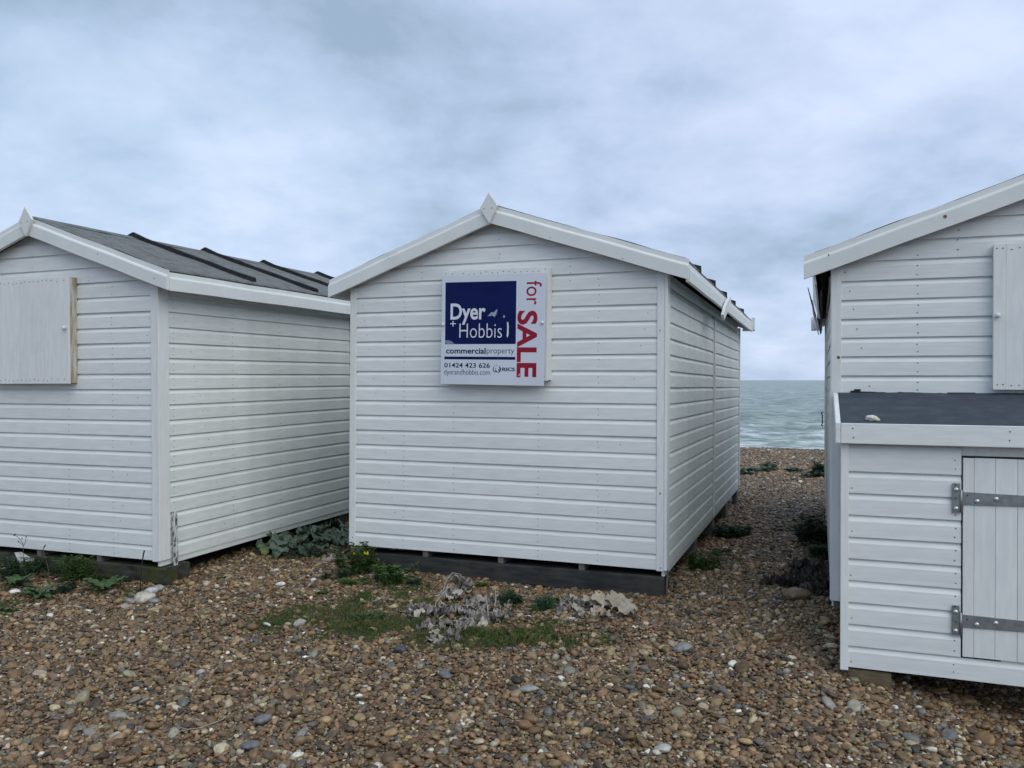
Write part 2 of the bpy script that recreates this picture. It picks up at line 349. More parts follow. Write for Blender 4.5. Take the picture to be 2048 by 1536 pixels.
def sideface(u, s): return lambda a, d, z: (u + s * d, a, z)
JZ = [0.0] + [0.113 + .12 * k for k in range(0, 21)]

def nails(pts, face, parent, r=.0034, m=None):
    mb = MB()
    for (a, z) in pts:
        a += random.uniform(-.004, .004); z += random.uniform(-.004, .004)
        vs = []
        for d in (.0, .0012):
            for k in range(6):
                q = k * math.pi / 3; vs.append(face(a + math.cos(q) * r, d, z + math.sin(q) * r))
        mb.add(vs, [(6, 7, 8, 9, 10, 11)] + [(k, (k + 1) % 6, 6 + (k + 1) % 6, 6 + k) for k in range(6)])
    o = mb.build('nail_heads', m or MT['nail'], parent); o['kind'] = 'stuff'; return o

def rake(root, uc, ue, zb0, zb1, name='fascia', v0=-.06, H=.145):
    prof = [(0, 0), (.03, 0), (.03, .090), (.027, .099), (.020, .106), (.013, .110), (.012, H), (0, H)]
    mb = MB(); n = len(prof); S = 10
    for i in range(S + 1):
        t = i / S; x = uc + (ue - uc) * t; zb = zb0 + (zb1 - zb0) * t + .0015 * math.sin(i * 1.3)
        for d, z in prof: mb.v.append((x, v0 - d, zb + z))
    for i in range(S):
        for k in range(n): mb.f.append((i * n + k, i * n + (k + 1) % n, (i + 1) * n + (k + 1) % n, (i + 1) * n + k))
    mb.f.append(tuple(range(n))); mb.f.append(tuple(S * n + k for k in range(n)))
    return mb.build(name, MT['plastic'], root)
def eave_fascia(root, u, s, v0, v1, zb, wob=.0):
    prof = [(0, 0), (.026, 0), (.026, .085), (.023, .095), (.016, .101), (.010, .104), (.009, .138), (0, .138)]
    mb = MB(); n = len(prof); S = 12
    for i in range(S + 1):
        v = v0 + (v1 - v0) * i / S; dz = wob * math.sin(v * 2.1 + .6) + .002 * math.sin(v * 5)
        for d, z in prof: mb.v.append((u + s * (d - .026), v, zb + z + dz))
    for i in range(S):
        for k in range(n): mb.f.append((i * n + k, i * n + (k + 1) % n, (i + 1) * n + (k + 1) % n, (i + 1) * n + k))
    mb.f.append(tuple(range(n))); mb.f.append(tuple(S * n + k for k in range(n)))
    return mb.build('fascia', MT['plastic'], root)

def hut(mtx, label, u0, u1, zbL, zbR, uc, side, side_pitch0=.113, zbA=2.555, Lm=5.55, sidefascia=True, batten_v=(), batten_end=.09):
    root = empty('beach_hut', mtx); tag(root, label, 'beach hut', 'white beach huts')
    uL, uR = u0 - .166, u1 + .166
    def rt(u):      # underside of the gable fascia line
        return zbA + (zbL - zbA) * (uc - u) / (uc - uL) if u < uc else zbA + (zbR - zbA) * (u - uc) / (uR - uc)
    top = lambda u: rt(u) + .148
    # inner body
    mb = MB(); q = .022
    mb.prism([(u0 + q, .02), (u1 - q, .02), (u1 - q, rt(u1) + .03), (uc, zbA + .05), (u0 + q, rt(u0) + .03)], q, Lm - q)
    mb.build('wall', MT['paint_v'], root)
    # front boards
    for k in range(len(JZ) - 1):
        z0, z1 = JZ[k], JZ[k + 1]
        if z1 < 2.05:
            me = None
            key = ('f', round(z1 - z0, 3), k % 4, u0)
            me = CACHE.get(key) or CACHE.setdefault(key, board_mesh(z1 - z0, u0 + .04, u1 - .04, FRONT, MT['paint_x'], hash(key[2]) + 3))
            inst('board', me, root, loc=(0, random.uniform(-.0015, .001), z0))
        else:
            def clip(z, z0=z0):
                zt = z0 + z - .02
                a0 = u0 if zt < rt(u0) else uL + (zt - zbL) / (zbA - zbL) * (uc - uL)
                a1 = u1 if zt < rt(u1) else uR - (zt - zbR) / (zbA - zbR) * (uR - uc)
                return a0 - .01, a1 + .01
            if clip(0)[1] - clip(0)[0] < .12: break
            me = board_mesh(min(z1, 2.64) - z0, u0 + .012, u1 - .012, FRONT, MT['paint_x'], 40 + k, clip)
            inst('board', me, root, loc=(0, .0008, z0))
    # side boards on the side that faces the camera
    us, s = (u1, 1) if side == 'R' else (u0, -1)
    sf = sideface(us, s)
    for (va, vb, dz) in ((.085 if side == 'R' else .056, 2.732, 0), (2.79, 5.47, .002)):
        for k in range(0, 18):
            z0, z1 = JZ[k], min(JZ[k + 1], 2.06)
            if z1 - z0 < .045: continue
            key = ('s', side, round(z1 - z0, 3), k % 3, va, u0)
            me = CACHE.get(key) or CACHE.setdefault(key, board_mesh(z1 - z0, va, vb, sf, MT['paint_side'], k % 3 + 11, seg=5))
            inst('board', me, root, loc=(0, 0, z0 + dz))
    # corner trims
    zt0, zt1 = rt(u0) + .0, rt(u1) + .0
    def trim(x0, x1, y0, y1, z0, z1): MB().box(x0, x1, y0, y1, z0, z1).build('corner_trim', MT['paint_v'], root, bevel=.003)
    if side == 'R':
        trim(u0 - .004, u0 + .052, -.010, .02, -.006, zt0 + .02)
        trim(u1 - .066, u1 - .013, -.009, .02, -.008, zt1 + .02)
        trim(u1 - .012, u1 + .010, -.012, .10, -.002, zt1 + .02)
    else:
        trim(u1 - .052, u1 + .004, -.010, .02, -.006, zt1 + .02)
        trim(u0 + .0, u0 + .060, -.009, .02, -.008, zt0 + .02)
        trim(u0 - .003, u0 - .001, -.006, .055, -.002, zt0 + .02)
    x0, x1 = (us - .01, us + .012) if s > 0 else (us - .012, us + .01)
    trim(x0, x1, 5.465, 5.553, -.002, 2.1)
    trim(x0 - .001, x1 + .004, 2.752, 2.786, -.01, 2.06)
    # frieze under the eaves, bottom rail
    x0, x1 = (us, us + .014) if s > 0 else (us - .014, us)
    MB().box(x0, x1, .102, 2.74, 2.035, 2.075).build('frieze', MT['paint_side'], root)
    MB().box(x0, x1, 2.79, 5.46, 2.035, 2.075).build('frieze', MT['paint_side'], root)
    MB().box(us - s * .03, us - s * .008, .012, 2.74, -.046, -.003).build('bottom_rail', MT['paint_side'], root)
    MB().box(us - s * .03, us - s * .008, 2.79, 5.5, -.046, -.003).build('bottom_rail', MT['paint_side'], root)
    # gable fascias
    rake(root, uc, uL, zbA, zbL); rake(root, uc, uR, zbA, zbR)
    fb = rake(root, uc, uL, zbA, zbL, v0=0); fb.location = (0, Lm + .04, 0); fb.scale = (1, -1, 1)
    fb = rake(root, uc, uR, zbA, zbR, v0=0); fb.location = (0, Lm + .04, 0); fb.scale = (1, -1, 1); fb.location.x = .0
    # roof deck with felt
    for (ua, ub) in ((uc, uR - .024), (uc, uL + (.024 if sidefascia else .065))):
        NU, NV = 12, 56; vs = []; fs = []
        for j in range(NV + 1):
            v = -.062 + (Lm + .10) * j / NV
            for i in range(NU + 1):
                u = ua + (ub - ua) * i / NU
                bumpz = .0 if i in (0,) else .0025 * math.sin(v * 7 + i) + .002 * math.sin(i * 1.7 + v * 3)
                for bv in batten_v:
                    bumpz += .006 * math.exp(-((v - bv) / .05) ** 2)
                vs.append((u, v, top(u) + .001 + bumpz))
        n0 = len(vs)
        for j in range(NV + 1):
            v = -.062 + (Lm + .10) * j / NV
            for i in (0, NU):
                u = ua + (ub - ua) * i / NU; vs.append((u, v, top(u) - .022))
        for j in range(NV):
            for i in range(NU):
                a = j * (NU + 1) + i; fs.append((a, a + 1, a + NU + 2, a + NU + 1))
            a = j * (NU + 1) + NU; b = n0 + j * 2 + 1; fs.append((a, b, b + 2, a + NU + 1))
        mb = MB(); mb.v = vs; mb.f = fs; o = mb.build('roof_felt', MT['felt'], root, smooth=True)
        dk = MB(); dk.prism([(ua, top(ua) - .008), (ub, top(ub) - .008), (ub, top(ub) - .055), (ua, top(ua) - .055)], -.058, Lm + .035)
        dk.build('roof_deck', MT['soffit'], root)
        # eave blocks that close the wall top
    for bv in batten_v:
        for (sgn, ue) in ((1, uR - .166 + batten_end + .0), (-1, uL + .06)):
            pts = []; S = 9
            for i in range(S + 1):
                u = uc + (ue - uc) * i / S
                pts.append((u, top(u) + .0))
            mb = MB(); w = .028; H = .042
            for i, (u, z) in enumerate(pts):
                hh = H * (1.25 if i == 0 else 1) + .003 * math.sin(i * 2.2 + bv)
                dv = .004 * math.sin(i * 1.1 + bv * 3)
                for (y, zz_) in ((-w, -.006), (-w * .8, hh * .9), (0, hh), (w * .8, hh * .9), (w, -.006)):
                    mb.v.append((u, bv + y + dv, z + zz_))
            for i in range(S):
                for k in range(5): mb.f.append((i * 5 + k, i * 5 + (k + 1) % 5, (i + 1) * 5 + (k + 1) % 5, (i + 1) * 5 + k))
            mb.f.append((0, 1, 2, 3, 4)); mb.f.append(tuple(S * 5 + k for k in range(5)))
            mb.build('roof_batten', MT['black'], root)
    # ridge strip
    MB().prism([(uc - .09, top(uc - .09) + .004), (uc, top(uc) + .012), (uc + .09, top(uc + .09) + .004), (uc, top(uc) + .002)], -.06, Lm + .03).build('ridge_felt', MT['felt'], root)
    # floor
    MB().box(u0 + .03, u1 - .03, .03, Lm - .03, -.004, .015).build('floor', MT['dark_inside'], root)
    for jx in np.arange(u0 + .04, u1, .645):
        MB().box(jx - .022, jx + .022, .012, Lm - .05, -.052, -.006).build('joist', MT['old_wood'], root)
    return root, rt, top
CACHE = {}
GROUPN = 'white beach huts'

hutC, rtC, topC = hut(MC, 'middle white beach hut with the navy for sale board on its shutter', -2.6, 0, 2.035, 2.066, -1.33, 'R', batten_v=(.67, 1.6, 2.55, 3.42, 4.45), batten_end=.15)
hutL, rtL, topL = hut(ML, 'left white beach hut with mossy sleeper and plain stained shutter', -2.6, 0, 2.04, 2.055, -1.26, 'R', batten_v=(1.03, 1.99, 2.95, 4.04, 5.0), batten_end=.09)
hutR, rtR, topR = hut(MR, 'right white beach hut with broken eave fascia, standing behind the low locker', 0, 2.6, 2.045, 2.045, 1.3, 'L', zbA=2.55, sidefascia=False, batten_v=(1.0, 2.0, 3.0, 4.0, 5.0))
# eave fascias
eave_fascia(hutC, .166, 1, -.032, 5.60, 2.058); eave_fascia(hutC, -2.766, -1, -.032, 5.58, 2.045)
eave_fascia(hutL, .170, 1, -.059, 5.58, 2.052); eave_fascia(hutL, -2.766, -1, -.032, 5.58, 2.045)
eave_fascia(hutR, 2.766, 1, -.032, 5.58, 2.045)
# end caps of the rear gable fascia seen past the eaves
MB().box(.150, .190, 5.60, 5.66, 2.085, 2.245).build('fascia_end', MT['plastic'], hutC)
MB().box(.03, .19, 5.64, 5.66, 2.070, 2.225).build('fascia_end', MT['plastic'], hutC)
MB().box(-.175, -.04, 5.60, 5.64, 2.04, 2.215).build('fascia_end', MT['plastic'], hutR)

# broken left eave of the right hut: twisted fascia boards, torn felt, a splinter
def twisted(root, pts, th, m, name):
    mb = MB()
    for (u, v, zt, ub, zb) in pts:
        mb.v += [(u, v, zt), (u + th, v, zt), (ub + th, v, zb), (ub, v, zb)]
    for i in range(len(pts) - 1):
        for k in range(4): mb.f.append((i * 4 + k, i * 4 + (k + 1) % 4, i * 4 + 4 + (k + 1) % 4, i * 4 + 4 + k))
    mb.f.append((0, 1, 2, 3)); j = 4 * (len(pts) - 1); mb.f.append((j, j + 1, j + 2, j + 3))
    return mb.build(name, m, root)
twisted(hutR, [(-.122, .02, 2.17, -.100, 2.02), (-.122, .9, 2.17, -.092, 2.0), (-.125, 1.8, 2.165, -.088, 1.99), (-.13, 2.7, 2.16, -.080, 1.985)], .012, MT['plastic'], 'fascia')
twisted(hutR, [(-.145, 2.75, 2.17, -.135, 2.05), (-.145, 4.2, 2.16, -.11, 2.02), (-.14, 5.5, 2.16, -.09, 1.98)], .012, MT['plastic'], 'fascia')
mb = MB(); S = 24
for i in range(S + 1):
    v = .02 + 5.4 * i / S; r_ = random.uniform(-.006, .006)
    mb.v += [(-.095, v, 2.17), (-.064 + r_, v, 1.985 + r_), (-.054 + r_, v, 1.985 + r_), (-.08, v, 2.17)]
for i in range(S):
    for k in range(4): mb.f.append((i * 4 + k, i * 4 + (k + 1) % 4, i * 4 + 4 + (k + 1) % 4, i * 4 + 4 + k))
mb.build('torn_felt', MT['black'], hutR)
MB().tube([(-.146, .35, 2.035), (-.125, .9, 1.98), (-.10, 1.6, 1.93)], [.003, .006, .005], 5).build('splinter', MT['old_wood'], hutR)
MB().tube([(-.036, 5.56, 1.0), (-.05, 5.57, .985), (-.038, 5.58, .965), (-.036, 5.58, .86), (-.05, 5.58, .835), (-.03, 5.57, .822)], .0075, 6).build('hook', MT['iron'], hutR)

# finials
def finial(root, uc, zc, name='finial', v=-.116):
    P = [(0, 0), (.046, -.063), (.073, -.106), (.006, -.236), (-.070, -.118), (-.042, -.073)]
    P = [(uc + a, zc + b) for a, b in P]
    o = MB().prism(P, v, v + .024).build(name, MT['plastic'], root, bevel=.002)
    nails([(uc - .035, zc - .125), (uc + .033, zc - .122)], lambda a, d, z: (a, v - d, z), root, .0045)
finial(hutC, -1.335, 2.785); finial(hutL, -1.24, 2.775)
P = [(2.47, 2.215), (2.33, 2.10), (2.20, 2.055), (1.83, 1.925), (1.76, 1.97), (1.93, 2.06), (2.15, 2.14)]
MB().prism(P, .180, .205, axis='x').build('finial', MT['plastic'], hutC, bevel=.002).__setitem__('label', 'finial that has slipped askew on the side fascia')

# nails in the boards
def pair_col(us_, zmin, zmax):
    r = []
    for k in range(len(JZ) - 1):
        for dz in (.025, .075):
            z = JZ[k] + dz
            if zmin < z < zmax: r += [(u, z) for u in us_]
    return r
def single(ua, za, ub, zb):
    r = []
    for k in range(len(JZ) - 1):
        z = JZ[k] + .055
        if min(za, zb) < z < max(za, zb): r.append((ua + (ub - ua) * (z - za) / (zb - za), z))
    return r
nails(pair_col([-2.106, -.50], .0, 2.15) + pair_col([-1.665, -.965], .0, 1.33) + single(-.09, 2.05, -.50, .1) + single(-2.5, 2.0, -2.15, .1) + [(-1.29, z) for z in (2.30, 2.335, 2.39, 2.44, 2.5, 2.53)] + [(-.72, z) for z in (2.10, 2.16, 2.21, 2.27)] + [(-1.95, z) for z in (2.17, 2.22, 2.28)], FRONT, hutC)
nails(pair_col([-.458], .0, 2.15) + pair_col([-.918], .0, 1.34) + single(-.058, 2.02, -.42, .1) + [(-.70, 2.25), (-.70, 2.17), (-.7, 2.2), (-1.3, 2.4), (-1.3, 2.3)], FRONT, hutL)
nails(pair_col([.498], 1.0, 2.18) + single(.08, 2.1, .26, 1.2) + [(.72, z) for z in (2.2, 2.26, 2.32, 2.36)], FRONT, hutR, .0042)
nails(pair_col([.155, .849, 1.507, 2.155], .0, 2.03) + single(.24, 2.03, .75, .1), sideface(0, 1), hutL)
nails([(-.03, .02), (-2.575, .06)], lambda a, d, z: (a, -.009 - d, z), hutC, .005)
nails([(-.045, 1.72)], lambda a, d, z: (a, -.009 - d, z), hutC, .0055, MT['rust'])
nails([(-.042, .55)], lambda a, d, z: (a, -.009 - d, z), hutC, .008, MT['rust'])
nails([(.04, 1.545), (.04, 1.55)], lambda a, d, z: (a, -.009 - d, z), hutR, .010, MT['rust'])
nails([(.04, 1.548)], lambda a, d, z: (a, -.011 - d, z), hutR, .004)
nails([(-.30, 2.23), (-.85, 2.42), (-2.2, 2.33)], lambda a, d, z: (a, -.0905 - d, z), hutC, .0035)
nails([(.05, 2.145)], lambda a, d, z: (a, -.0905 - d, z), hutL, .005)
nails([(-.50, 2.36)], lambda a, d, z: (a, -.0905 - d, z), hutL, .004)
nails([(.635, 2.385)], lambda a, d, z: (a, -.0905 - d, z), hutR, .012, MT['rust'])
nails([(.64, 2.39), (-.02, 2.195)], lambda a, d, z: (a, -.0925 - d, z), hutR, .005)

# shutters
def shutter(root, ua, ub, za, zb, v, edges, stained=False, knobs=(), nrow=True):
    sh = bpy.data.objects.new('shutter', MB().box(ua + .004, ub + (.010 if stained else .008), v + .022, -.001, za + .006, zb - .004).mesh('shutter', MT['stained'] if stained else MT['paint_v'])); link(sh, root)
    for a, b in zip(edges[:-1], edges[1:]):
        d = random.uniform(-.0012, .0012)
        MB().box(a + .0004, b - .0004, v + d * .5, v + .021, za, zb).build('plank', MT['paint_v'], sh, bevel=.0012)
    if nrow:
        pts = []
        for a, b in zip(edges[:-1], edges[1:]):
            for f_ in (.28, .75):
                if b - a > .05: pts += [(a + (b - a) * f_, za + .03 + random.uniform(-.006, .006)), (a + (b - a) * f_, zb - .028 + random.uniform(-.008, .008))]
        nails(pts, lambda a, d, z: (a, v - d - .0015, z), sh, .0038)
    for (kx, kz) in knobs:
        me = MB(); me.tube([(kx, v, kz), (kx, v - .008, kz), (kx, v - .012, kz), (kx, v - .022, kz), (kx, v - .028, kz)], [.007, .007, .015, .016, .006], 12).build('knob', MT['plastic'], sh, smooth=True)
    return sh
shL = shutter(hutL, -1.72, -.828, 1.356, 2.202, -.078, [-1.72, -1.63, -1.54, -1.45, -1.36, -1.265, -1.17, -1.075, -.98, -.828], True, [(-.855, 1.795)])
shC = shutter(hutC, -1.728, -.870, 1.355, 2.205, -.075, [-1.728, -1.63, -1.535, -1.44, -1.345, -1.25, -1.155, -1.06, -.965, -.870])
shR = shutter(hutR, .900, 1.72, 1.346, 2.213, -.055, [.900, .966, 1.06, 1.155, 1.25, 1.345, 1.44, 1.535, 1.63, 1.72], False, [(.920, 1.787)])

# supports below the floors: stub posts along the visible sides
def stub(root, x, y, w, d, z1, m, wx=.0):
    p = root.matrix_world @ Vector((x, y, 0)); g = gh(p.x, p.y) - p.z - .06
    MB().box(x - w / 2, x + w / 2, y - d / 2, y + d / 2, g, z1).build('support_post', m, root, bevel=.004)
for (x, y, w, d) in ((-.035, 1.62, .05, .14), (-.035, 2.85, .05, .14), (-.035, 4.1, .06, .18), (-.035, 5.42, .06, .22)): stub(hutC, x, y, w, d, -.042, MT['old_wood'])
for (x, y) in ((-2.5, 2.7), (-2.5, 5.3), (-1.3, 2.7), (-1.3, 5.3)): stub(hutC, x, y, .10, .2, -.052, MT['old_wood'])
for (x, y) in ((-.12, 2.7), (-.12, 5.3), (-2.5, 2.7), (-2.5, 5.3)): stub(hutL, x, y, .12, .22, -.052, MT['old_wood'])
for (x, y) in ((.12, .12), (.10, 2.7), (.10, 5.3), (2.5, .15), (2.5, 2.7), (2.5, 5.3)): stub(hutR, x, y, .12, .14, -.052, MT['old_wood'])

# sleepers the huts rest on (things of their own)
def sleeper(mtx, x0, x1, y0, y1, z0, z1, m, label):
    mb = MB(); S = 14
    for i in range(S + 1):
        x = x0 + (x1 - x0) * i / S; j = lambda: random.uniform(-.004, .004)
        c = .010
        for (y, z) in ((y0, z0 + c), (y0, z1 - c), (y0 + c, z1), (y1 - c, z1), (y1, z1 - c), (y1, z0), (y0 + c, z0)): mb.v.append((x + (j() if i in (0, S) else 0), y + j() * .6, z + j()))
    for i in range(S):
        for k in range(7): mb.f.append((i * 7 + k, i * 7 + (k + 1) % 7, (i + 1) * 7 + (k + 1) % 7, (i + 1) * 7 + k))
    mb.f.append(tuple(range(7))); mb.f.append(tuple(S * 7 + k for k in range(7)))
    o = mb.build('timber_sleeper', m); o.matrix_world = mtx; tag(o, label, 'timber sleeper', 'sleepers under the huts'); return o
sleeper(MC, -2.58, -.012, .006, .20, -.205, -.0535, MT['sleeper'], 'black tarred timber sleeper under the front of the middle hut')
sleeper(ML, -2.62, .055, .004, .255, -.185, -.0535, MT['mossy'], 'green mossy timber sleeper under the front of the left hut')
# weathered slat leaning on the left hut's corner
o = MB().box(-.011, .011, -.018, .018, 0, .50).build('wooden_slat', MT['peeling'], bevel=.003)
o.matrix_world = ML @ Matrix.Translation((.034, .128, -.135)) @ Euler((0.0, -.015, 0)).to_matrix().to_4x4()
tag(o, 'short upright slat with peeling white paint at the left hut corner', 'wooden slat')
o = MB().tube([(.006, .03, .0), (.010, .04, -.06), (.004, .035, -.10), (.007, .03, -.19)], [.006, .010, .007, .004], 5).build('wood_splinter', MT['old_wood']); o.matrix_world = MC
tag(o, 'thin wood splinter hanging at the bottom right corner of the middle hut', 'splinter')

# ------------------------------------------------------------------ the locker in front of the right hut
lk = empty('storage_locker', MR @ Matrix.Translation((.045, -.78, -.186))); tag(lk, 'low white locker with dark felt top and strap-hinged door against the right hut', 'locker')
LW = 2.35; LD = .765          # local: x 0..LW, y 0 (front)..LD (hut), z 0..
LJ = [.012 + .0] + [.133 + .1195 * k for k in range(0, 9)] + [1.245]
def lf(a, d, z): return (a, -d, z)
dL, dR = .590, 1.62            # door opening
MB().prism([(.022, .01), (LD - .002, .01), (LD - .002, 1.44), (.022, 1.31)], .022, LW - .022, axis='x').build('wall', MT['paint_v'], lk)
for k in range(len(LJ) - 1):
    h = LJ[k + 1] - LJ[k]
    spans = [(.038, LW - .04)] if k == 0 else ([(.038, dL - .004), (dR + .004, LW - .04)] if LJ[k + 1] < 1.185 + .12 and k < 9 else [(.038, LW - .04)])
    if k == 9: spans = [(.038, dL - .004), (dR + .004, LW - .04)]
    for (a, b) in spans:
        me = board_mesh(h, a, b, lf, MT['paint_x'], 70 + k); inst('board', me, lk, loc=(0, 0, LJ[k]))
MB().box(-.004, .0375, -.010, .02, -.004, 1.245).build('corner_trim', MT['paint_v'], lk, bevel=.003)
MB().box(LW - .04, LW + .004, -.010, .02, -.004, 1.245).build('corner_trim', MT['paint_v'], lk, bevel=.003)
for k in range(10):
    h = min(.1195, 1.40 - .12 * k); me = board_mesh(h, .02, LD - .01, sideface(0.0, -1), MT['paint_side'], 80 + k, seg=3); inst('board', me, lk, loc=(0.012, 0, .012 + .12 * k))
# felted lean-to top
def ltop(y): return 1.352 + (y + .03) * (1.493 - 1.352) / (LD + .03)
S = 10; mb = MB()
NX = 20
for j in range(S + 1):
    y = -.028 + (LD + .025) * j / S
    for i in range(NX + 1):
        x = -.012 + (LW + .03) * i / NX; zz_ = ltop(y) + .002 * math.sin(i * 1.3 + j) + (.018 * max(0, (j - S + 1.0)) if j > S - 2 else 0)
        mb.v.append((x, y, zz_))
for j in range(S):
    for i in range(NX): a = j * (NX + 1) + i; mb.f.append((a, a + 1, a + NX + 2, a + NX + 1))
mb.build('roof_felt', MT['felt_new'], lk, smooth=True)
MB().prism([(-.028, ltop(-.028) - .006), (LD - .003, ltop(LD) - .006), (LD - .003, ltop(LD) - .05), (-.028, ltop(-.028) - .05)], -.010, LW + .015, axis='x').build('roof_deck', MT['old_wood'], lk)
MB().box(-.004, LW + .02, -.050, -.029, 1.243, 1.353).build('fascia', MT['paint_x'], lk, bevel=.003)
MB().prism([(-.049, 1.243), (-.049, 1.356), (LD - .02, ltop(LD) + .015), (LD - .02, ltop(LD) - .10)], -.032, -.0055, axis='x').build('fascia', MT['paint_side'], lk, bevel=.003)
nails([(.055, 1.325), (.055, 1.275), (.80, 1.325), (.80, 1.275)], lambda a, d, z: (a, -.050 - d, z), lk, .004)
# bitumen line where the felt meets the hut
mb = MB(); x = 0.0
while x < LW:
    w = random.uniform(.02, .07); hgt = random.uniform(.004, .020) if x < .7 else random.uniform(.003, .008)
    if x > .6: w = .15
    mb.box(x, min(x + w, LW), LD - .004 + .008, LD + .0135, ltop(LD) - .02, ltop(LD) + .006 + hgt + (.014 if .03 < x < .1 else 0)); x += w
mb.build('bitumen_bead', MT['tar'], lk)
# door of vertical planks
dr = empty('door'); dr.parent = lk; dr.location = (0, 0, 0)
ed = [dL + .003, .645, .743, .843, .943, 1.043, 1.143, 1.243, 1.343, 1.443, 1.543, dR - .003]
for a, b in zip(ed[:-1], ed[1:]):
    q = random.uniform(-.001, .001)
    MB().box(a + .0007, b - .0007, -.006 + q, .012, .137, 1.180 + q).build('plank', MT['paint_v'], dr, bevel=.0012)
MB().box(dL - .003, dR + .003, .0135, .020, .125, 1.19).build('door_gap', MT['dark_inside'], lk)
def hinge(zc):
    h = MB().box(dL - .048, dL - .012, -.012, -.0065, zc - .078, zc + .078).build('hinge', MT['metal'], dr, bevel=.001)
    MB().tube([(dL - .006, -.012, zc - .075), (dL - .006, -.012, zc + .045)], .006, 8).build('hinge_pin', MT['metal'], h, smooth=True)
    MB().prism([(dL - .001, zc - .034), (dL - .001, zc + .034), (dL + .95, zc + .016), (dL + .97, zc), (dL + .95, zc - .016)], -.0125, -.0078).build('strap', MT['metal'], h, bevel=.001)
    for (x, z) in ((dL - .030, zc + .045), (dL - .030, zc - .055), (dL + .068, zc - .012), (dL + .155, zc + .004), (dL + .40, zc - .006), (dL + .65, zc + .004)):
        MB().tube([(x, -.0125, z), (x, -.016, z), (x, -.019, z), (x, -.0205, z)], [.0125, .012, .008, .002], 10).build('bolt', MT['bolt'], h, smooth=True)
    nails([(dL - .030, zc + .07), (dL - .03, zc - .005), (dL + .025, zc + .012)], lambda a, d, z: (a, -.0126 - d, z), h, .004, MT['iron'])
hinge(.968); hinge(.325)
pts = []
for k in range(1, 10): pts += [(dL - .032, LJ[k] + .03), (dL - .032, LJ[k] + .078)]
pts += [(.052, LJ[k] + .03) for k in range(0, 9, 2)] + [(.55, .05), (.55, .085)]
nails(pts, lf, lk, .0036)
# block under the locker
o = MB().box(.082, .300, -.765, -.55, -.36, -.1875).build('timber_block', MT['wood_block'], bevel=.004); o.matrix_world = MR
tag(o, 'short brown timber block under the left corner of the locker', 'timber block')
o = MB().box(1.9, 2.15, -.765, -.55, -.36, -.1875).build('timber_block', MT['wood_block'], bevel=.004); o.matrix_world = MR
tag(o, 'timber block under the far end of the locker', 'timber block')

# ------------------------------------------------------------------ sign
SA = Vector((.846, -.012)).normalized(); SB = Vector((-SA.y, SA.x))
def sxy(u, z):
    d = Vector((u + 1.736, z - 1.327)); return d.dot(SA), d.dot(SB)
ms = MC @ Matrix.Translation((-1.736, -.0945, 1.327)) @ Matrix(((SA.x, 0, SB.x, 0), (0, 1, 0, 0), (SA.y, 0, SB.y, 0), (0, 0, 0, 1)))
sign = empty('for_sale_sign', ms); tag(sign, 'navy and white board with red sideways lettering on the middle hut', 'sign')
MB().box(0, .846, -.005, .0005, 0, .843).build('panel', MT['sign_white'], sign, bevel=.0015)
def plate(name, pts, m, d=-.0053, parent=None):
    P = [sxy(*p) for p in pts]; return MB().prism(P, d, -.0048).build(name, m, parent or sign)
plate('navy_square', [(-1.699, 1.636), (-1.114, 1.630), (-1.110, 2.105), (-1.697, 2.115)], MT['navy'])
plate('navy_bar', [(-1.704, 1.519), (-1.117, 1.511), (-1.117, 1.533), (-1.704, 1.541)], MT['navy'])
def text(body, m, ul, zb, width, height, rot=0.0, bold=0.0, d=-.0056, ref='cap', shear=0):
    c = bpy.data.curves.new('t', 'FONT'); c.body = body; c.size = 1.0; c.offset = bold; c.resolution_u = 4; c.extrude = 0.0; c.shear = shear
    o = bpy.data.objects.new('t', c); COL.objects.link(o); bpy.context.view_layer.update()
    me = bpy.data.meshes.new_from_object(o.evaluated_get(bpy.context.evaluated_depsgraph_get()))
    bpy.data.objects.remove(o)
    co = np.empty(len(me.vertices) * 3); me.vertices.foreach_get('co', co); co = co.reshape(-1, 3)
    co[:, 0] -= co[:, 0].min(); co[:, 0] *= width / co[:, 0].max()
    top = co[:, 1].max(); co[:, 1] *= height / top         # baseline stays at 0
    x0, y0 = sxy(ul, zb); ca, sa = math.cos(rot), math.sin(rot)
    X = x0 + co[:, 0] * ca - co[:, 1] * sa; Z = y0 + co[:, 0] * sa + co[:, 1] * ca
    me.vertices.foreach_set('co', np.stack([X, np.full_like(X, d), Z], 1).ravel()); me.update()
    me.materials.clear(); me.materials.append(m)
    bm = bmesh.new(); bm.from_mesh(me)
    r = bmesh.ops.extrude_face_region(bm, geom=bm.faces[:])
    bmesh.ops.translate(bm, vec=(0, .0004, 0), verts=[v for v in r['geom'] if isinstance(v, bmesh.types.BMVert)])
    bmesh.ops.recalc_face_normals(bm, faces=bm.faces)
    for f_ in bm.faces: f_.smooth = False
    bm.to_mesh(me); bm.free()
    o = bpy.data.objects.new('lettering', me); link(o, sign); return o
text('Dyer', MT['sign_letter'], -1.654, 1.829, .294, .121, bold=.022)
text('+', MT['sign_letter'], -1.656, 1.763, .048, .052)
text('Hobbis', MT['sign_letter'], -1.578, 1.683, .352, .110, bold=-.012)
text('commercial', MT['navy'], -1.690, 1.565, .332, .043, bold=.022)
text('property', MT['sign_grey'], -1.349, 1.562, .223, .034, bold=-.006)
text('01424 423 626', MT['navy'], -1.704, 1.457, .382, .036, bold=.014)
text('dyerandhobbis.com', MT['sign_grey'], -1.706, 1.402, .384, .041, bold=-.006)
text('RICS', MT['navy'], -1.222, 1.428, .103, .026, bold=.03)
R90 = -math.pi / 2
text('for', MT['red'], -1.028, 2.100, .178, .119, rot=R90, bold=.0)
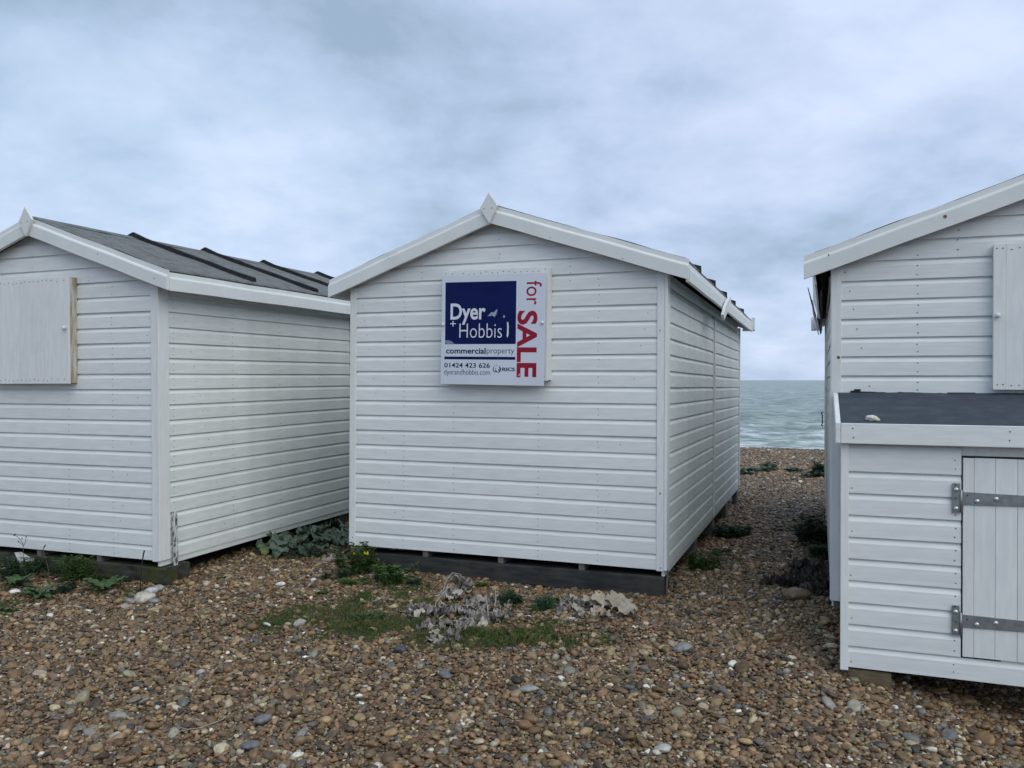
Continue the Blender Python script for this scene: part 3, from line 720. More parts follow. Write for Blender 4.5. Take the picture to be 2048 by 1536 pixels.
text('SALE', MT['red'], -1.093, 1.880, .500, .152, rot=R90, bold=.030)
# small round emblem beside the last word: a ring of strokes around a mane-like sweep
mb = MB(); lc, lz, lr = -1.2655, 1.441, .0315
def arc(a0, a1, r0, r1, w0, w1, ox=0, oz=0):
    n = 9; pts = []
    for i in range(n): t = i / (n - 1); a = math.radians(a0 + (a1 - a0) * t); r = r0 + (r1 - r0) * t; w = w0 + (w1 - w0) * math.sin(math.pi * t); pts.append((lc + ox + math.cos(a) * (r + w), lz + oz + math.sin(a) * (r + w)))
    for i in range(n - 1, -1, -1): t = i / (n - 1); a = math.radians(a0 + (a1 - a0) * t); r = r0 + (r1 - r0) * t; w = w0 + (w1 - w0) * math.sin(math.pi * t); pts.append((lc + ox + math.cos(a) * (r - w), lz + oz + math.sin(a) * (r - w)))
    P = [sxy(*p) for p in pts]; mb.prism(P, -.0054, -.0048)
arc(115, 250, .029, .030, .0003, .0034); arc(60, -75, .028, .029, .0006, .0060); arc(112, 70, .031, .031, .001, .0014)
arc(200, 300, .014, .016, .0008, .0042, -.002, -.004); arc(10, -60, .012, .014, .0006, .0036, .004, 0); arc(150, 230, .012, .016, .0005, .0022, .004, .006); arc(180, 260, .024, .012, .001, .004, .012, -.006)
mb.build('emblem', MT['navy'], sign)
# scrapes in the print
def blob(pts, n='scrape', m='scratch'): plate(n, pts, MT[m], d=-.0058)
blob([(-1.185, 1.797), (-1.174, 1.795), (-1.170, 1.76), (-1.172, 1.70), (-1.180, 1.679), (-1.187, 1.69), (-1.183, 1.75)], m='sign_letter')
blob([(-1.345, 1.843), (-1.30, 1.848), (-1.285, 1.838), (-1.267, 1.86), (-1.262, 1.90), (-1.285, 1.878), (-1.315, 1.872)])
blob([(-1.217, 1.836), (-1.208, 1.826), (-1.200, 1.842), (-1.212, 1.853)])
blob([(-1.699, 1.640), (-1.699, 1.662), (-1.68, 1.668), (-1.655, 1.663), (-1.63, 1.650), (-1.617, 1.639)], m='scratch')
blob([(-1.092, 1.392), (-1.083, 1.390), (-1.081, 1.410), (-1.087, 1.402)], m='sign_letter')
for (u, z) in ((-.903, 1.785), (-1.715, 1.787)):
    x, y = sxy(u, z)
    MB().tube([(x, -.0052, y), (x, -.009, y), (x, -.016, y), (x, -.019, y)], [.013, .0145, .010, .003], 12).build('screw_cap', MT['plastic'], sign, smooth=True)

# ------------------------------------------------------------------ pebbles
def stone_mesh(seed, sub=2, flat=.6, angular=.0, elong=1.25):
    bm = bmesh.new(); bmesh.ops.create_icosphere(bm, subdivisions=sub, radius=.5)
    o = Vector((seed * 7.3, seed * 1.7, seed * 3.1))
    for v in bm.verts:
        n = v.co.normalized(); r = .5 * (1 + .30 * noise.noise(n * 1.1 + o) + .14 * noise.noise(n * 2.6 + o))
        if angular: r *= 1 - angular * abs(noise.noise(n * 1.8 - o))
        v.co = Vector((n.x * r * elong, n.y * r, n.z * r * flat))
    me = bpy.data.meshes.new('pebble_shape'); bm.to_mesh(me); bm.free()
    me.polygons.foreach_set('use_smooth', [True] * len(me.polygons)); return me
def pebble_mat(attr=True, color=None, name='pebbles'):
    m = bpy.data.materials.new(name); m.use_nodes = True; t = m.node_tree; n = t.nodes; k = t.links
    bs = n['Principled BSDF']; bs.inputs['Roughness'].default_value = .48; bs.inputs['Specular IOR Level'].default_value = .4
    co = n.new('ShaderNodeTexCoord')
    nz = n.new('ShaderNodeTexNoise'); nz.inputs['Scale'].default_value = 2.2; nz.inputs['Detail'].default_value = 6; nz.inputs['Roughness'].default_value = .65
    if attr:
        at = n.new('ShaderNodeAttribute'); at.attribute_type = 'INSTANCER'; at.attribute_name = 'tone'
        base = at.outputs['Color']
        va = n.new('ShaderNodeVectorMath'); va.operation = 'ADD'; k.new(co.outputs['Object'], va.inputs[0])
        sc = n.new('ShaderNodeVectorMath'); sc.operation = 'SCALE'; sc.inputs['Scale'].default_value = 37; k.new(at.outputs['Vector'], sc.inputs[0]); k.new(sc.outputs[0], va.inputs[1])
        k.new(va.outputs[0], nz.inputs['Vector'])
    else:
        rgb = n.new('ShaderNodeRGB'); rgb.outputs[0].default_value = (*color, 1); base = rgb.outputs[0]
        nz.inputs['Scale'].default_value = 30; k.new(co.outputs['Object'], nz.inputs['Vector'])
    mr = n.new('ShaderNodeMapRange'); mr.inputs[1].default_value = .3; mr.inputs[2].default_value = .7; mr.inputs[3].default_value = .6; mr.inputs[4].default_value = 1.45; k.new(nz.outputs[0], mr.inputs[0])
    hs = n.new('ShaderNodeHueSaturation'); k.new(mr.outputs[0], hs.inputs['Value']); k.new(base, hs.inputs['Color']); k.new(hs.outputs[0], bs.inputs['Base Color'])
    b = n.new('ShaderNodeBump'); b.inputs['Strength'].default_value = .25; b.inputs['Distance'].default_value = .003; k.new(nz.outputs[0], b.inputs['Height']); k.new(b.outputs[0], bs.inputs['Normal'])
    return m
PM = pebble_mat()
pc = bpy.data.collections.new('pebble_shapes')       # source shapes only, not linked to the scene
shapes = [(1, .62, 0, 1.25), (2, .5, 0, 1.45), (3, .72, .25, 1.15), (4, .55, .5, 1.3), (5, .45, 0, 1.3), (6, .8, .35, 1.1), (7, .6, .7, 1.5), (8, .65, 0, 1.05), (9, .5, .3, 1.7), (10, .7, .55, 1.2)]
for s_, fl, an, el in shapes:
    me = stone_mesh(s_, 2, fl, an, el); me.materials.append(PM)
    pc.objects.link(bpy.data.objects.new('pebble_shape_%02d' % s_, me))

IMC, IML, IMR = MC.inverted(), ML.inverted(), MR.inverted()
def local_xy(im, X, Y, Z=0.0):
    a = np.array(im); return a[0, 0] * X + a[0, 1] * Y + a[0, 3], a[1, 0] * X + a[1, 1] * Y + a[1, 3]
def under_hut(X, Y, mrg=.22):
    r = np.zeros(X.shape, bool)
    for im, u0, u1, v0 in ((IMC, -2.6, 0, .02), (IML, -2.6, .03, .02), (IMR, 0, 2.6, .0)):
        u, v = local_xy(im, X, Y); r |= (u > u0 + mrg) & (u < u1 - mrg) & (v > v0 + .08) & (v < 5.5 - mrg)
    return r
# grassy patch weight
def patch(X, Y):
    w = np.zeros(X.shape)
    for (cx_, cy_, rx, ry, a) in ((-1.30, 5.62, .42, .24, 1), (-.85, 5.35, .45, .26, 1), (-.30, 5.15, .50, .24, 1), (.10, 5.02, .42, .14, .95), (.28, 5.25, .25, .16, .6), (-.95, 5.98, .35, .22, .8), (.62, 5.0, .22, .10, .45), (-3.35, 5.5, .22, .12, .45), (-1.25, 6.35, .22, .2, .6), (-1.55, 5.45, .25, .16, .8), (-1.02, 5.72, .5, .22, .85), (-.62, 5.72, .4, .25, .8), (-.85, 6.2, .35, .22, .7), (-.2, 5.45, .45, .25, .7), (.35, 4.95, .22, .08, .6), (-1.15, 5.2, .22, .07, .6), (-2.9, 6.15, .5, .2, .45), (-3.6, 6.0, .4, .25, .5)):
        w = np.maximum(w, a * np.exp(-(((X - cx_) / rx) ** 2 + ((Y - cy_) / ry) ** 2) ** 1.3))
    n_ = .5 + .5 * np.sin(X * 9.3 + 1.7 * np.sin(Y * 7)) * np.sin(Y * 11 + 1.3 * np.sin(X * 8 + 2))
    n2_ = .5 + .5 * np.sin(X * 27 + 2.1 * np.sin(Y * 19)) * np.sin(Y * 31 + 1.9 * np.sin(X * 23 + 2))
    return w * (.30 + .55 * n_ + .38 * n2_)
PAL = np.array([(.182, .110, .056), (.138, .084, .042), (.230, .152, .080), (.075, .050, .031), (.285, .200, .105), (.180, .122, .070), (.135, .108, .078), (.110, .105, .092), (.175, .165, .140), (.040, .039, .037), (.165, .088, .050), (.34, .28, .185), (.42, .38, .30), (.56, .53, .47)])
PW = np.array([.18, .16, .15, .10, .08, .11, .05, .035, .035, .02, .02, .045, .022, .010]); PW = PW / PW.sum()
def scatter(name, x0, x1, y0, y1, step, smin, smax, med, sig, lift, keep, seed, label):
    rg = np.random.default_rng(seed)
    gx, gy = np.meshgrid(np.arange(x0, x1, step), np.arange(y0, y1, step))
    X = gx.ravel() + rg.uniform(-.55, .55, gx.size) * step; Y = gy.ravel() + rg.uniform(-.55, .55, gx.size) * step
    m_ = keep(X, Y, rg) & ~under_hut(X, Y); X, Y = X[m_], Y[m_]
    n_ = len(X); S_ = np.clip(med * np.exp(rg.normal(0, sig, n_)), smin, smax)
    Z = ground_h(X, Y) + S_ * lift + rg.uniform(-.004, .007, n_)
    me = bpy.data.meshes.new(name); me.vertices.add(n_); me.vertices.foreach_set('co', np.stack([X, Y, Z], 1).astype(np.float32).ravel())
    def att(nm, ty, data, f_='vector'):
        a = me.attributes.new(nm, ty, 'POINT'); a.data.foreach_set(f_, data.ravel())
    att('scl', 'FLOAT_VECTOR', (S_[:, None] * rg.uniform(.82, 1.18, (n_, 3))).astype(np.float32))
    att('rot', 'FLOAT_VECTOR', np.stack([rg.normal(0, .28, n_), rg.normal(0, .28, n_), rg.uniform(0, 6.28, n_)], 1).astype(np.float32))
    c = PAL[rg.choice(len(PAL), n_, p=PW)] * rg.uniform(.55, 1.4, (n_, 1)) * (1 + rg.normal(0, .025, (n_, 3)))
    att('tone', 'FLOAT_VECTOR', np.clip(c, .01, .8).astype(np.float32))
    a = me.attributes.new('pick', 'INT', 'POINT'); a.data.foreach_set('value', rg.integers(0, len(shapes), n_).astype(np.int32))
    me.materials.append(PM)
    o = link(bpy.data.objects.new(name, me)); tag(o, label, 'shingle', kind='stuff')
    md = o.modifiers.new('scatter', 'NODES'); md.node_group = SCAT
    return n_
SCAT = bpy.data.node_groups.new('pebble_scatter', 'GeometryNodeTree')
SCAT.interface.new_socket('Geometry', in_out='INPUT', socket_type='NodeSocketGeometry'); SCAT.interface.new_socket('Geometry', in_out='OUTPUT', socket_type='NodeSocketGeometry')
n = SCAT.nodes; k = SCAT.links
gi, go = n.new('NodeGroupInput'), n.new('NodeGroupOutput'); iop = n.new('GeometryNodeInstanceOnPoints'); ci = n.new('GeometryNodeCollectionInfo')
ci.inputs['Collection'].default_value = pc; ci.inputs['Separate Children'].default_value = True; ci.inputs['Reset Children'].default_value = True
def na(nm, ty):
    a = n.new('GeometryNodeInputNamedAttribute'); a.data_type = ty; a.inputs['Name'].default_value = nm
    return [s for s in a.outputs if s.enabled and s.name == 'Attribute'][0]
k.new(gi.outputs[0], iop.inputs['Points']); k.new(ci.outputs[0], iop.inputs['Instance']); iop.inputs['Pick Instance'].default_value = True
k.new(na('pick', 'INT'), iop.inputs['Instance Index']); k.new(na('rot', 'FLOAT_VECTOR'), iop.inputs['Rotation']); k.new(na('scl', 'FLOAT_VECTOR'), iop.inputs['Scale'])
k.new(iop.outputs[0], go.inputs[0])

cone = lambda X, Y: (np.abs(X) < .66 * Y + .9)
def keep_near(X, Y, rg): return cone(X, Y) & (rg.random(X.shape) > .75 * np.clip(patch(X, Y) * 1.4, 0, 1))
tot = 0
tot += scatter('shingle_pebbles', -5.6, 6.2, 2.75, 7.6, .0185, .009, .034, .0185, .32, .12, keep_near, 1, 'small brown flint pebbles covering the beach in front of the huts')
def keep_mid(X, Y, rg): return cone(X, Y) & (rg.random(X.shape) < .80) & (rg.random(X.shape) > .8 * np.clip(patch(X, Y) * 1.5, 0, 1))
tot += scatter('medium_pebbles', -5.6, 6.2, 2.75, 7.6, .031, .014, .062, .026, .34, .24, keep_mid, 2, 'medium brown and grey pebbles among the small ones before the huts')
def keep_big(X, Y, rg): return cone(X, Y) & (rg.random(X.shape) < .34) & (rg.random(X.shape) > .8 * np.clip(patch(X, Y) * 1.5, 0, 1))
tot += scatter('large_pebbles', -5.6, 6.2, 2.75, 7.6, .075, .028, .085, .041, .26, .22, keep_big, 3, 'scattered larger rounded pebbles in the foreground shingle')
def keep_gap(X, Y, rg): return (X > Y * .02 - 3.2) & (X < Y * .47 + .8) & (X * .3504 + Y * .9366 < 22.2)
tot += scatter('gap_pebbles', -3.2, 5.2, 7.6, 13.0, .024, .012, .06, .026, .38, .16, lambda X, Y, rg: keep_gap(X, Y, rg) & (Y < 13), 4, 'pebbles in the narrow passages between the huts')
tot += scatter('crest_pebbles', .2, 10.5, 13.0, 23.0, .036, .02, .075, .034, .34, .16, lambda X, Y, rg: keep_gap(X, Y, rg) & (X > Y * .12 - .6), 5, 'distant pebbles running up to the crest of the beach above the sea')
_P, _W = PAL, PW
PAL = np.array([(.60, .58, .52), (.42, .40, .36), (.30, .29, .27)]); PW = np.array([.5, .3, .2])
tot += scatter('chalk_fragments', -2.6, -1.0, 6.0, 7.2, .03, .008, .028, .014, .35, .35, lambda X, Y, rg: rg.random(X.shape) < .30 * np.exp(-(((X + 1.75) / .42) ** 2 + ((Y - 6.65) / .28) ** 2)), 8, 'scattered white chalk fragments on the shingle before the sea kale')
PAL, PW = _P, _W
print('pebbles', tot)

# single stones that stand out
def stone(px, py, size, color, label, flat=.6, seed=1, ang=.2, el=1.3, name='stone', rot=None, grp=None):
    p = ground_at(px, py); me = stone_mesh(seed + 20, 3, flat, ang, el); me.transform(Matrix.Scale(size, 4))
    me.materials.append(pebble_mat(False, color, 'stone_%s' % seed)); o = link(bpy.data.objects.new(name, me))
    o.location = (p.x, p.y, p.z + size * flat * .32 + .006); o.rotation_euler = (random.uniform(-.15, .15), random.uniform(-.15, .15), rot if rot is not None else random.uniform(0, 6))
    tag(o, label, 'stone', grp); return o
stone(1365, 1303, .085, (.20, .20, .20), 'smooth grey kidney-shaped pebble on the shingle right of the grass', .62, 1, rot=.1, el=1.5)
stone(287, 1203, .13, (.42, .39, .32), 'pale knobbly flint, largest of the heap by the mossy sleeper corner', .6, 2, rot=.2)
stone(302, 1190, .075, (.50, .50, .50), 'small whitish flint behind the pale knobbly one', .8, 3)
stone(316, 1183, .075, (.30, .29, .27), 'grey-brown flint nearest the corner of the mossy sleeper', .7, 4)
stone(309, 1207, .065, (.20, .21, .22), 'grey flint at the right foot of the heap by the sleeper', .6, 5)
stone(262, 1208, .075, (.20, .20, .20), 'dark grey flint at the left of the heap by the sleeper', .6, 6)
stone(250, 1218, .06, (.32, .27, .23), 'brownish flint in front of the heap by the sleeper', .7, 7)
stone(1592, 1200, .17, (.15, .10, .058), 'big brown cobble at the mouth of the passage beside the right hut', .5, 8, rot=0.1)
stone(1575, 1192, .10, (.17, .12, .075), 'brown cobble tucked behind the big one in the passage', .6, 9)
stone(1395, 1060 + 74, .06, (.28, .26, .20), 'round pale pebble in the passage by the middle hut', .8, 10)
stone(502, 1500, .075, (.12, .125, .13), 'dark slate-grey oval pebble low in the foreground', .6, 11, rot=.6)
stone(235, 1440, .075, (.24, .22, .18), 'wide pale tan pebble in the left foreground', .6, 12)
stone(600, 1252, .065, (.34, .33, .29), 'whitish pebble at the left edge of the grass patch', .7, 13, ang=.0)
stone(890, 1358, .075, (.115, .12, .13), 'slate-blue pebble below the dead leaves', .7, 14)
stone(1055, 1385, .07, (.24, .24, .23), 'long light grey pebble in the middle foreground', .5, 15, el=1.7, rot=-.1)
stone(1325, 1505, .055, (.36, .35, .32), 'white-banded flint in the lower right foreground', .7, 16)
stone(30, 1188, .075, (.62, .62, .62), 'bright white flint in the weeds at the left edge', .5, 17)
stone(800, 1305, .075, (.055, .058, .065), 'nearly black pebble just left below the dead leaves', .6, 18)
stone(1900, 1478, .07, (.12, .13, .135), 'dark grey cobble in the lower right corner', .6, 19)
stone(78, 1352, .06, (.36, .30, .24), 'flat pinkish pebble in the left foreground', .5, 20)
stone(525, 1448, .075, (.16, .16, .16), 'mid-grey pebble right of the dark oval one', .6, 21)
o = stone(1745, 1000, .062, (.74, .72, .66), 'white chalky shell lying on the locker roof', .62, 22, ang=.5, name='shell')
o['category'] = 'shell'; o.data.materials.clear(); o.data.materials.append(MT['shell'])
rr_ = ray(1744, 842); w3 = lk.matrix_world
best = None
for i in range(4000):
    t_ = 3 + i * .001; q = w3.inverted() @ (Vector((0, 0, CAMZ)) + rr_ * t_)
    if 0 <= q.y <= .7 and q.z < ltop(q.y): best = q; break
o.matrix_world = w3 @ Matrix.Translation((best.x, best.y, ltop(best.y) + .014)) @ Euler((.1, .05, .3)).to_matrix().to_4x4()

# ------------------------------------------------------------------ leaves and plants
def leaf_mesh(L, Wd, m, seed=0, lobes=5, lobe=.25, wave=.12, droop=.5, curl=.0, nx=12, ny=6, petiole=.2, crumple=0.0, name='leaf', fold=.12):
    rr = random.Random(seed); mb = MB(); ph = rr.random() * 6; ph2 = rr.random() * 6
    for i in range(nx + 1):
        s = i / nx
        if s < petiole: wd = .035 * Wd
        else:
            q = (s - petiole) / (1 - petiole); wd = Wd * .5 * (math.sin(math.pi * min(q ** .72, 1)) ** .7 + .02) * (1 + lobe * math.sin(q * lobes * 6.28 + ph))
        for j in range(ny + 1):
            t = 2 * j / ny - 1; at_ = abs(t)
            x = wd * t; y = L * s
            z = fold * Wd * at_ * at_ + wave * Wd * at_ ** 1.5 * math.sin(s * lobes * 6.28 * .8 + ph2 + (1.3 if t > 0 else 0)) * (s > petiole)
            if crumple:
                nn = noise.noise_vector(Vector((x / L * 4 + seed, s * 4, seed * 1.3))); x += nn.x * crumple * L; z += nn.z * crumple * L * 1.3; y += nn.y * crumple * L
            a = droop * s * s
            yy = y * math.cos(a); zz_ = z + L * (.30 * s) - y * math.sin(a) * .9
            if curl: zz_ += curl * L * at_ ** 2 * .5; x *= (1 - abs(curl) * .45 * at_)
            mb.v.append((x, yy, zz_))
    for i in range(nx):
        for j in range(ny): a = i * (ny + 1) + j; mb.f.append((a, a + 1, a + ny + 2, a + ny + 1))
    me = bpy.data.meshes.new(name); me.from_pydata(mb.v, [], mb.f); me.update(); me.polygons.foreach_set('use_smooth', [True] * len(me.polygons))
    me.materials.append(m); return me
def vein_leaf(L, Wd, m, **kw):
    me = leaf_mesh(L, Wd, m, **kw); ny = kw.get('ny', 6); me.materials.append(MT['rib'])
    for p in me.polygons:       # petiole faces carry the pale rib colour
        if all(v // (ny + 1) <= int(kw.get('nx', 12) * kw.get('petiole', .2)) for v in p.vertices): p.material_index = 1
    return me
def place_leaf(me, root, x, y, z, az, el, sc=1.0, roll=0.0, name='leaf'):
    o = bpy.data.objects.new(name, me); link(o, root)
    o.matrix_local = Matrix.Translation((x, y, z)) @ Matrix.Rotation(az, 4, 'Z') @ Matrix.Rotation(el, 4, 'X') @ Matrix.Rotation(roll, 4, 'Y') @ Matrix.Scale(sc, 4)
    return o
# sea kale in the passage between the left and middle huts
p0 = ground_at(630, 1098)
kale = empty('sea_kale', loc=p0); tag(kale, 'sprawling sea kale with large grey-green leaves between the left and middle huts', 'plant')
KM = [vein_leaf(.40, .38, MT['kale'], seed=i, lobes=4 + i % 3, lobe=.12, wave=.11, droop=.7 + .15 * (i % 3), nx=20, ny=8, petiole=.25) for i in range(5)]
KY = vein_leaf(.22, .18, MT['kale_yellow'], seed=9, lobes=3, lobe=.2, wave=.12, droop=.8, nx=12, ny=6, petiole=.2)
rk = random.Random(4)
for (px, py, cnt, sz) in ((548, 1104, 7, .75), (580, 1112, 8, .72), (600, 1092, 9, .95), (640, 1080, 9, .95), (675, 1070, 8, .85), (630, 1100, 7, .7), (660, 1098, 7, .75), (620, 1062, 6, .8)):
    c = ground_at(px, py) - p0
    for i in range(cnt):
        az = i * 6.283 / cnt + rk.uniform(-.4, .4); me = KM[rk.randrange(5)]
        place_leaf(me, kale, c.x + rk.uniform(-.03, .03), c.y + rk.uniform(-.05, .05), .015, az, rk.uniform(.0, .75), sz * rk.uniform(.45, 1.0), rk.uniform(-.5, .5))
for (px, py) in ((535, 1110), (655, 1060)):
    c = ground_at(px, py) - p0; place_leaf(KY, kale, c.x, c.y, .06, rk.uniform(2, 4), .2, .8)
# general small-leaved plants (one foliage mesh + stems)
def tuft(name, px, py, label, cat, m, n_, L, w, spread, height, up=.6, seed=1, stems=4, jag=True):
    p = ground_at(px, py); root = empty(name, loc=p); tag(root, label, cat)
    rr = random.Random(seed); mb = MB(); ms_ = MB()
    L *= 1.25; w *= 1.3; n_ = int(n_ * 1.25)
    cols = [(rr.gauss(0, spread * .45), rr.gauss(0, spread * .35), height * rr.uniform(.5, 1)) for _ in range(max(stems, 1))]
    for (sx, sy, h) in cols:
        ms_.tube([(sx * .6, sy * .6, -.01), (sx * .8, sy * .8, h * .5), (sx, sy, h)], [.003, .0025, .0015], 4)
    for i in range(n_):
        sx, sy, h = cols[rr.randrange(len(cols))]; t = rr.random() ** .8; a = rr.uniform(0, 6.283)
        b = Vector((sx * (.6 + .4 * t), sy * (.6 + .4 * t), h * t)); l = L * rr.uniform(.5, 1.1) * (1.15 - .4 * t)
        e_ = rr.uniform(-.2, 1.0) * up; d = Vector((math.cos(a) * math.cos(e_), math.sin(a) * math.cos(e_), math.sin(e_)))
        s_ = d.cross(Vector((0, 0, 1))).normalized() * w * rr.uniform(.6, 1.1); dr_ = Vector((0, 0, -l * .25))
        mid = b + d * l * .5; tip = b + d * l + dr_
        mb.add([b, mid + s_, tip, mid - s_], [(0, 1, 2), (0, 2, 3)])
        if jag:
            for q in (.35, .65):
                c_ = b + d * l * q
                for sg in (1, -1): mb.add([c_, c_ + s_ * sg * 2.2 + d * l * .12, c_ + d * l * .14], [(0, 1, 2)])
    mb.build('foliage', m, root); ms_.build('stems', MT['stem'], root); return root
rag = tuft('ragwort', 708, 1150, 'yellow-flowered ragwort at the left corner of the middle hut', 'plant', MT['weed'], 480, .060, .007, .19, .27, seed=3, stems=9)
def flower(root, wx, wz_px, dy):
    r = ray(wx, wz_px); t = (root.location.y + dy) / r.y; P = Vector((0, 0, CAMZ)) + r * t - root.location
    mb = MB()
    for q in range(7):
        cx_, cy_, cz_ = P.x + random.uniform(-.014, .014), P.y + random.uniform(-.012, .012), P.z + random.uniform(-.012, .012)
        for i in range(9):
            a = i * .698; mb.add([(cx_, cy_ - .004, cz_), (cx_ + math.cos(a - .28) * .008, cy_ - .007, cz_ + math.sin(a - .28) * .007), (cx_ + math.cos(a + .28) * .008, cy_ - .007, cz_ + math.sin(a + .28) * .007)], [(0, 1, 2)])
        mb.tube([(cx_, cy_, cz_ - .006), (cx_, cy_ - .008, cz_ + .002)], [.003, .004], 6)
    mb.build('flower_head', MT['flower'], root)
    MB().tube([(P.x * .5, P.y * .5, 0), (P.x * .9, P.y, P.z * .6), (P.x, P.y, P.z - .006)], .002, 4).build('flower_stem', MT['stem'], root)
flower(rag, 710, 1105, -.05); flower(rag, 733, 1107, -.02); flower(rag, 687, 1144, -.10)
tuft('weed', 672, 1160, 'dark low weed left of the ragwort', 'plant', MT['weed_dark'], 170, .05, .005, .12, .08, seed=5)
tuft('weed', 790, 1165, 'bushy green weed in front of the middle hut sleeper', 'plant', MT['weed'], 520, .06, .006, .22, .15, seed=6, stems=14)
tuft('weed', 830, 1172, 'small fine-leaved weed right of the bushy one', 'plant', MT['weed_blue'], 160, .045, .004, .10, .06, seed=16, stems=6)
tuft('weed', 1022, 1212, 'bluish green weed right of the heap of dead leaves', 'plant', MT['weed_blue'], 260, .055, .006, .10, .10, seed=7, stems=7)
tuft('weed', 1088, 1222, 'spiky green weed between the dead leaves and the pale ones', 'plant', MT['weed_blue'], 230, .075, .004, .10, .10, up=1.2, seed=8, stems=6, jag=False)
tuft('weed', 1118, 1206, 'small bright weed left of the pale dead leaves', 'plant', MT['weed'], 70, .045, .006, .05, .05, seed=9, stems=3)
tuft('weed', 1213, 1277, 'tiny bright green seedling in the shingle', 'plant', MT['weed'], 36, .025, .006, .03, .02, seed=10, stems=2)
tuft('weed', 965, 1176, 'narrow-leaved weed touching the dark sleeper', 'plant', MT['weed'], 60, .05, .004, .06, .05, seed=31, stems=3)
tuft('green_bush', 1400, 1143, 'bright green feathery plant at the foot of the middle hut side', 'plant', MT['weed'], 620, .055, .0045, .13, .17, seed=11, stems=14)
tuft('green_bush', 1462, 1078, 'dark blue-green bush under the middle hut side, further in', 'plant', MT['weed_blue'], 560, .07, .007, .22, .17, seed=12, stems=14)
tuft('green_bush', 1440, 1112, 'low greyish weed between the two bushes in the passage', 'plant', MT['weed_dark'], 200, .05, .005, .20, .05, seed=13, stems=7)
tuft('dark_bush', 1632, 1088, 'dark scrubby bush against the right hut side in the passage', 'plant', MT['weed_dark'], 900, .09, .008, .38, .30, seed=14, stems=22)
tuft('dark_bush', 1640, 1120, 'dark low bush in front of the scrubby one by the right hut', 'plant', MT['weed_dark'], 420, .06, .007, .20, .14, seed=15, stems=12)
tuft('beach_plant', 1518, 945, 'left green clump of plants near the beach crest', 'plant', MT['kale'], 130, .12, .018, .34, .08, seed=17, stems=9)
tuft('beach_plant', 1540, 940, 'bright grey-green clump right of the left one near the crest', 'plant', MT['kale'], 170, .12, .022, .24, .14, seed=18, stems=9)
tuft('beach_plant', 1590, 944, 'faint middle clump of plants near the beach crest', 'plant', MT['kale'], 110, .11, .015, .30, .07, seed=19, stems=8)
tuft('beach_plant', 1622, 955, 'low green clump of plants nearest the right hut', 'plant', MT['kale'], 140, .11, .016, .30, .09, seed=20, stems=9)
tuft('beach_plant', 1640, 950, 'taller dark clump half hidden by the right hut', 'plant', MT['weed_blue'], 190, .12, .016, .2, .22, seed=21, stems=9)
tuft('beach_plant', 1488, 950, 'small clump beside the far corner of the middle hut', 'plant', MT['kale'], 120, .10, .012, .25, .08, seed=22, stems=6)
# weeds before the left hut
tuft('weed', 148, 1165, 'feathery green weed before the mossy sleeper', 'plant', MT['weed'], 420, .06, .005, .17, .24, seed=23, stems=12)
tuft('weed', 190, 1168, 'small pointed weed right of the feathery one', 'plant', MT['weed'], 70, .05, .006, .05, .09, seed=24, stems=3)
tuft('weed', 40, 1160, 'tangled dark weed at the left edge of the photo', 'plant', MT['weed_dark'], 380, .07, .006, .26, .16, seed=25, stems=12)
tuft('weed', 62, 1150, 'thin leafy weed in front of the white litter', 'plant', MT['weed'], 120, .045, .006, .09, .16, seed=27, stems=5)
tuft('weed', 20, 1225, 'small mossy green tuft at the left edge', 'plant', MT['weed'], 160, .03, .004, .10, .03, seed=26, stems=6)
tuft('weed', 445, 1160, 'tiny sparse weed between the two huts in the shingle', 'plant', MT['grass'], 40, .04, .004, .06, .03, seed=28, stems=3)
tuft('weed', 742, 1238, 'leafy green weed in the middle of the grass patch', 'plant', MT['weed_blue'], 170, .04, .006, .16, .04, seed=41, stems=8)
tuft('weed', 640, 1190, 'flat mossy weed at the upper left of the grass patch', 'plant', MT['weed'], 170, .03, .004, .16, .03, seed=42, stems=8)
tuft('weed', 712, 1172, 'low green weed between ragwort and bushy weed', 'plant', MT['weed'], 200, .035, .005, .14, .05, seed=43, stems=8)
tuft('weed', 640, 1118, 'fine dark weed along the front of the sea kale', 'plant', MT['weed_dark'], 300, .05, .005, .26, .10, seed=44, stems=12)
tuft('weed', 975, 1282, 'long grassy weed right below the dead leaf heap', 'plant', MT['grass'], 260, .05, .003, .20, .04, up=1.3, seed=45, stems=10, jag=False)
tuft('weed', 120, 1186, 'dark brown-green undergrowth between the flat rosettes', 'plant', MT['weed_dark'], 240, .05, .005, .22, .08, seed=46, stems=10)
TM = [leaf_mesh(.15, .055, MT['thistle'], seed=30 + i, lobes=5, lobe=.05, wave=.07, droop=.30, nx=14, ny=4, petiole=.05) for i in range(3)]
def rosette(px, py, n_, sc, label, seed):
    p = ground_at(px, py); root = empty('thistle_rosette', loc=p + Vector((0, 0, .015))); tag(root, label, 'plant', 'flat thistle rosettes by the left hut'); rr = random.Random(seed)
    for i in range(n_): place_leaf(TM[i % 3], root, 0, 0, .004 * (i % 3), i * 6.283 / n_ + rr.uniform(-.2, .2), rr.uniform(-.05, .5), sc * rr.uniform(.65, 1.1), rr.uniform(-.2, .2))
rosette(212, 1186, 13, 1.25, 'flat broad-leaved rosette before the mossy sleeper, beside the flint heap', 1)
rosette(38, 1176, 10, 1.1, 'flat rosette at the left edge under the white litter', 2)
rosette(78, 1196, 9, 1.1, 'dull flat rosette left of the broad-leaved one', 3)
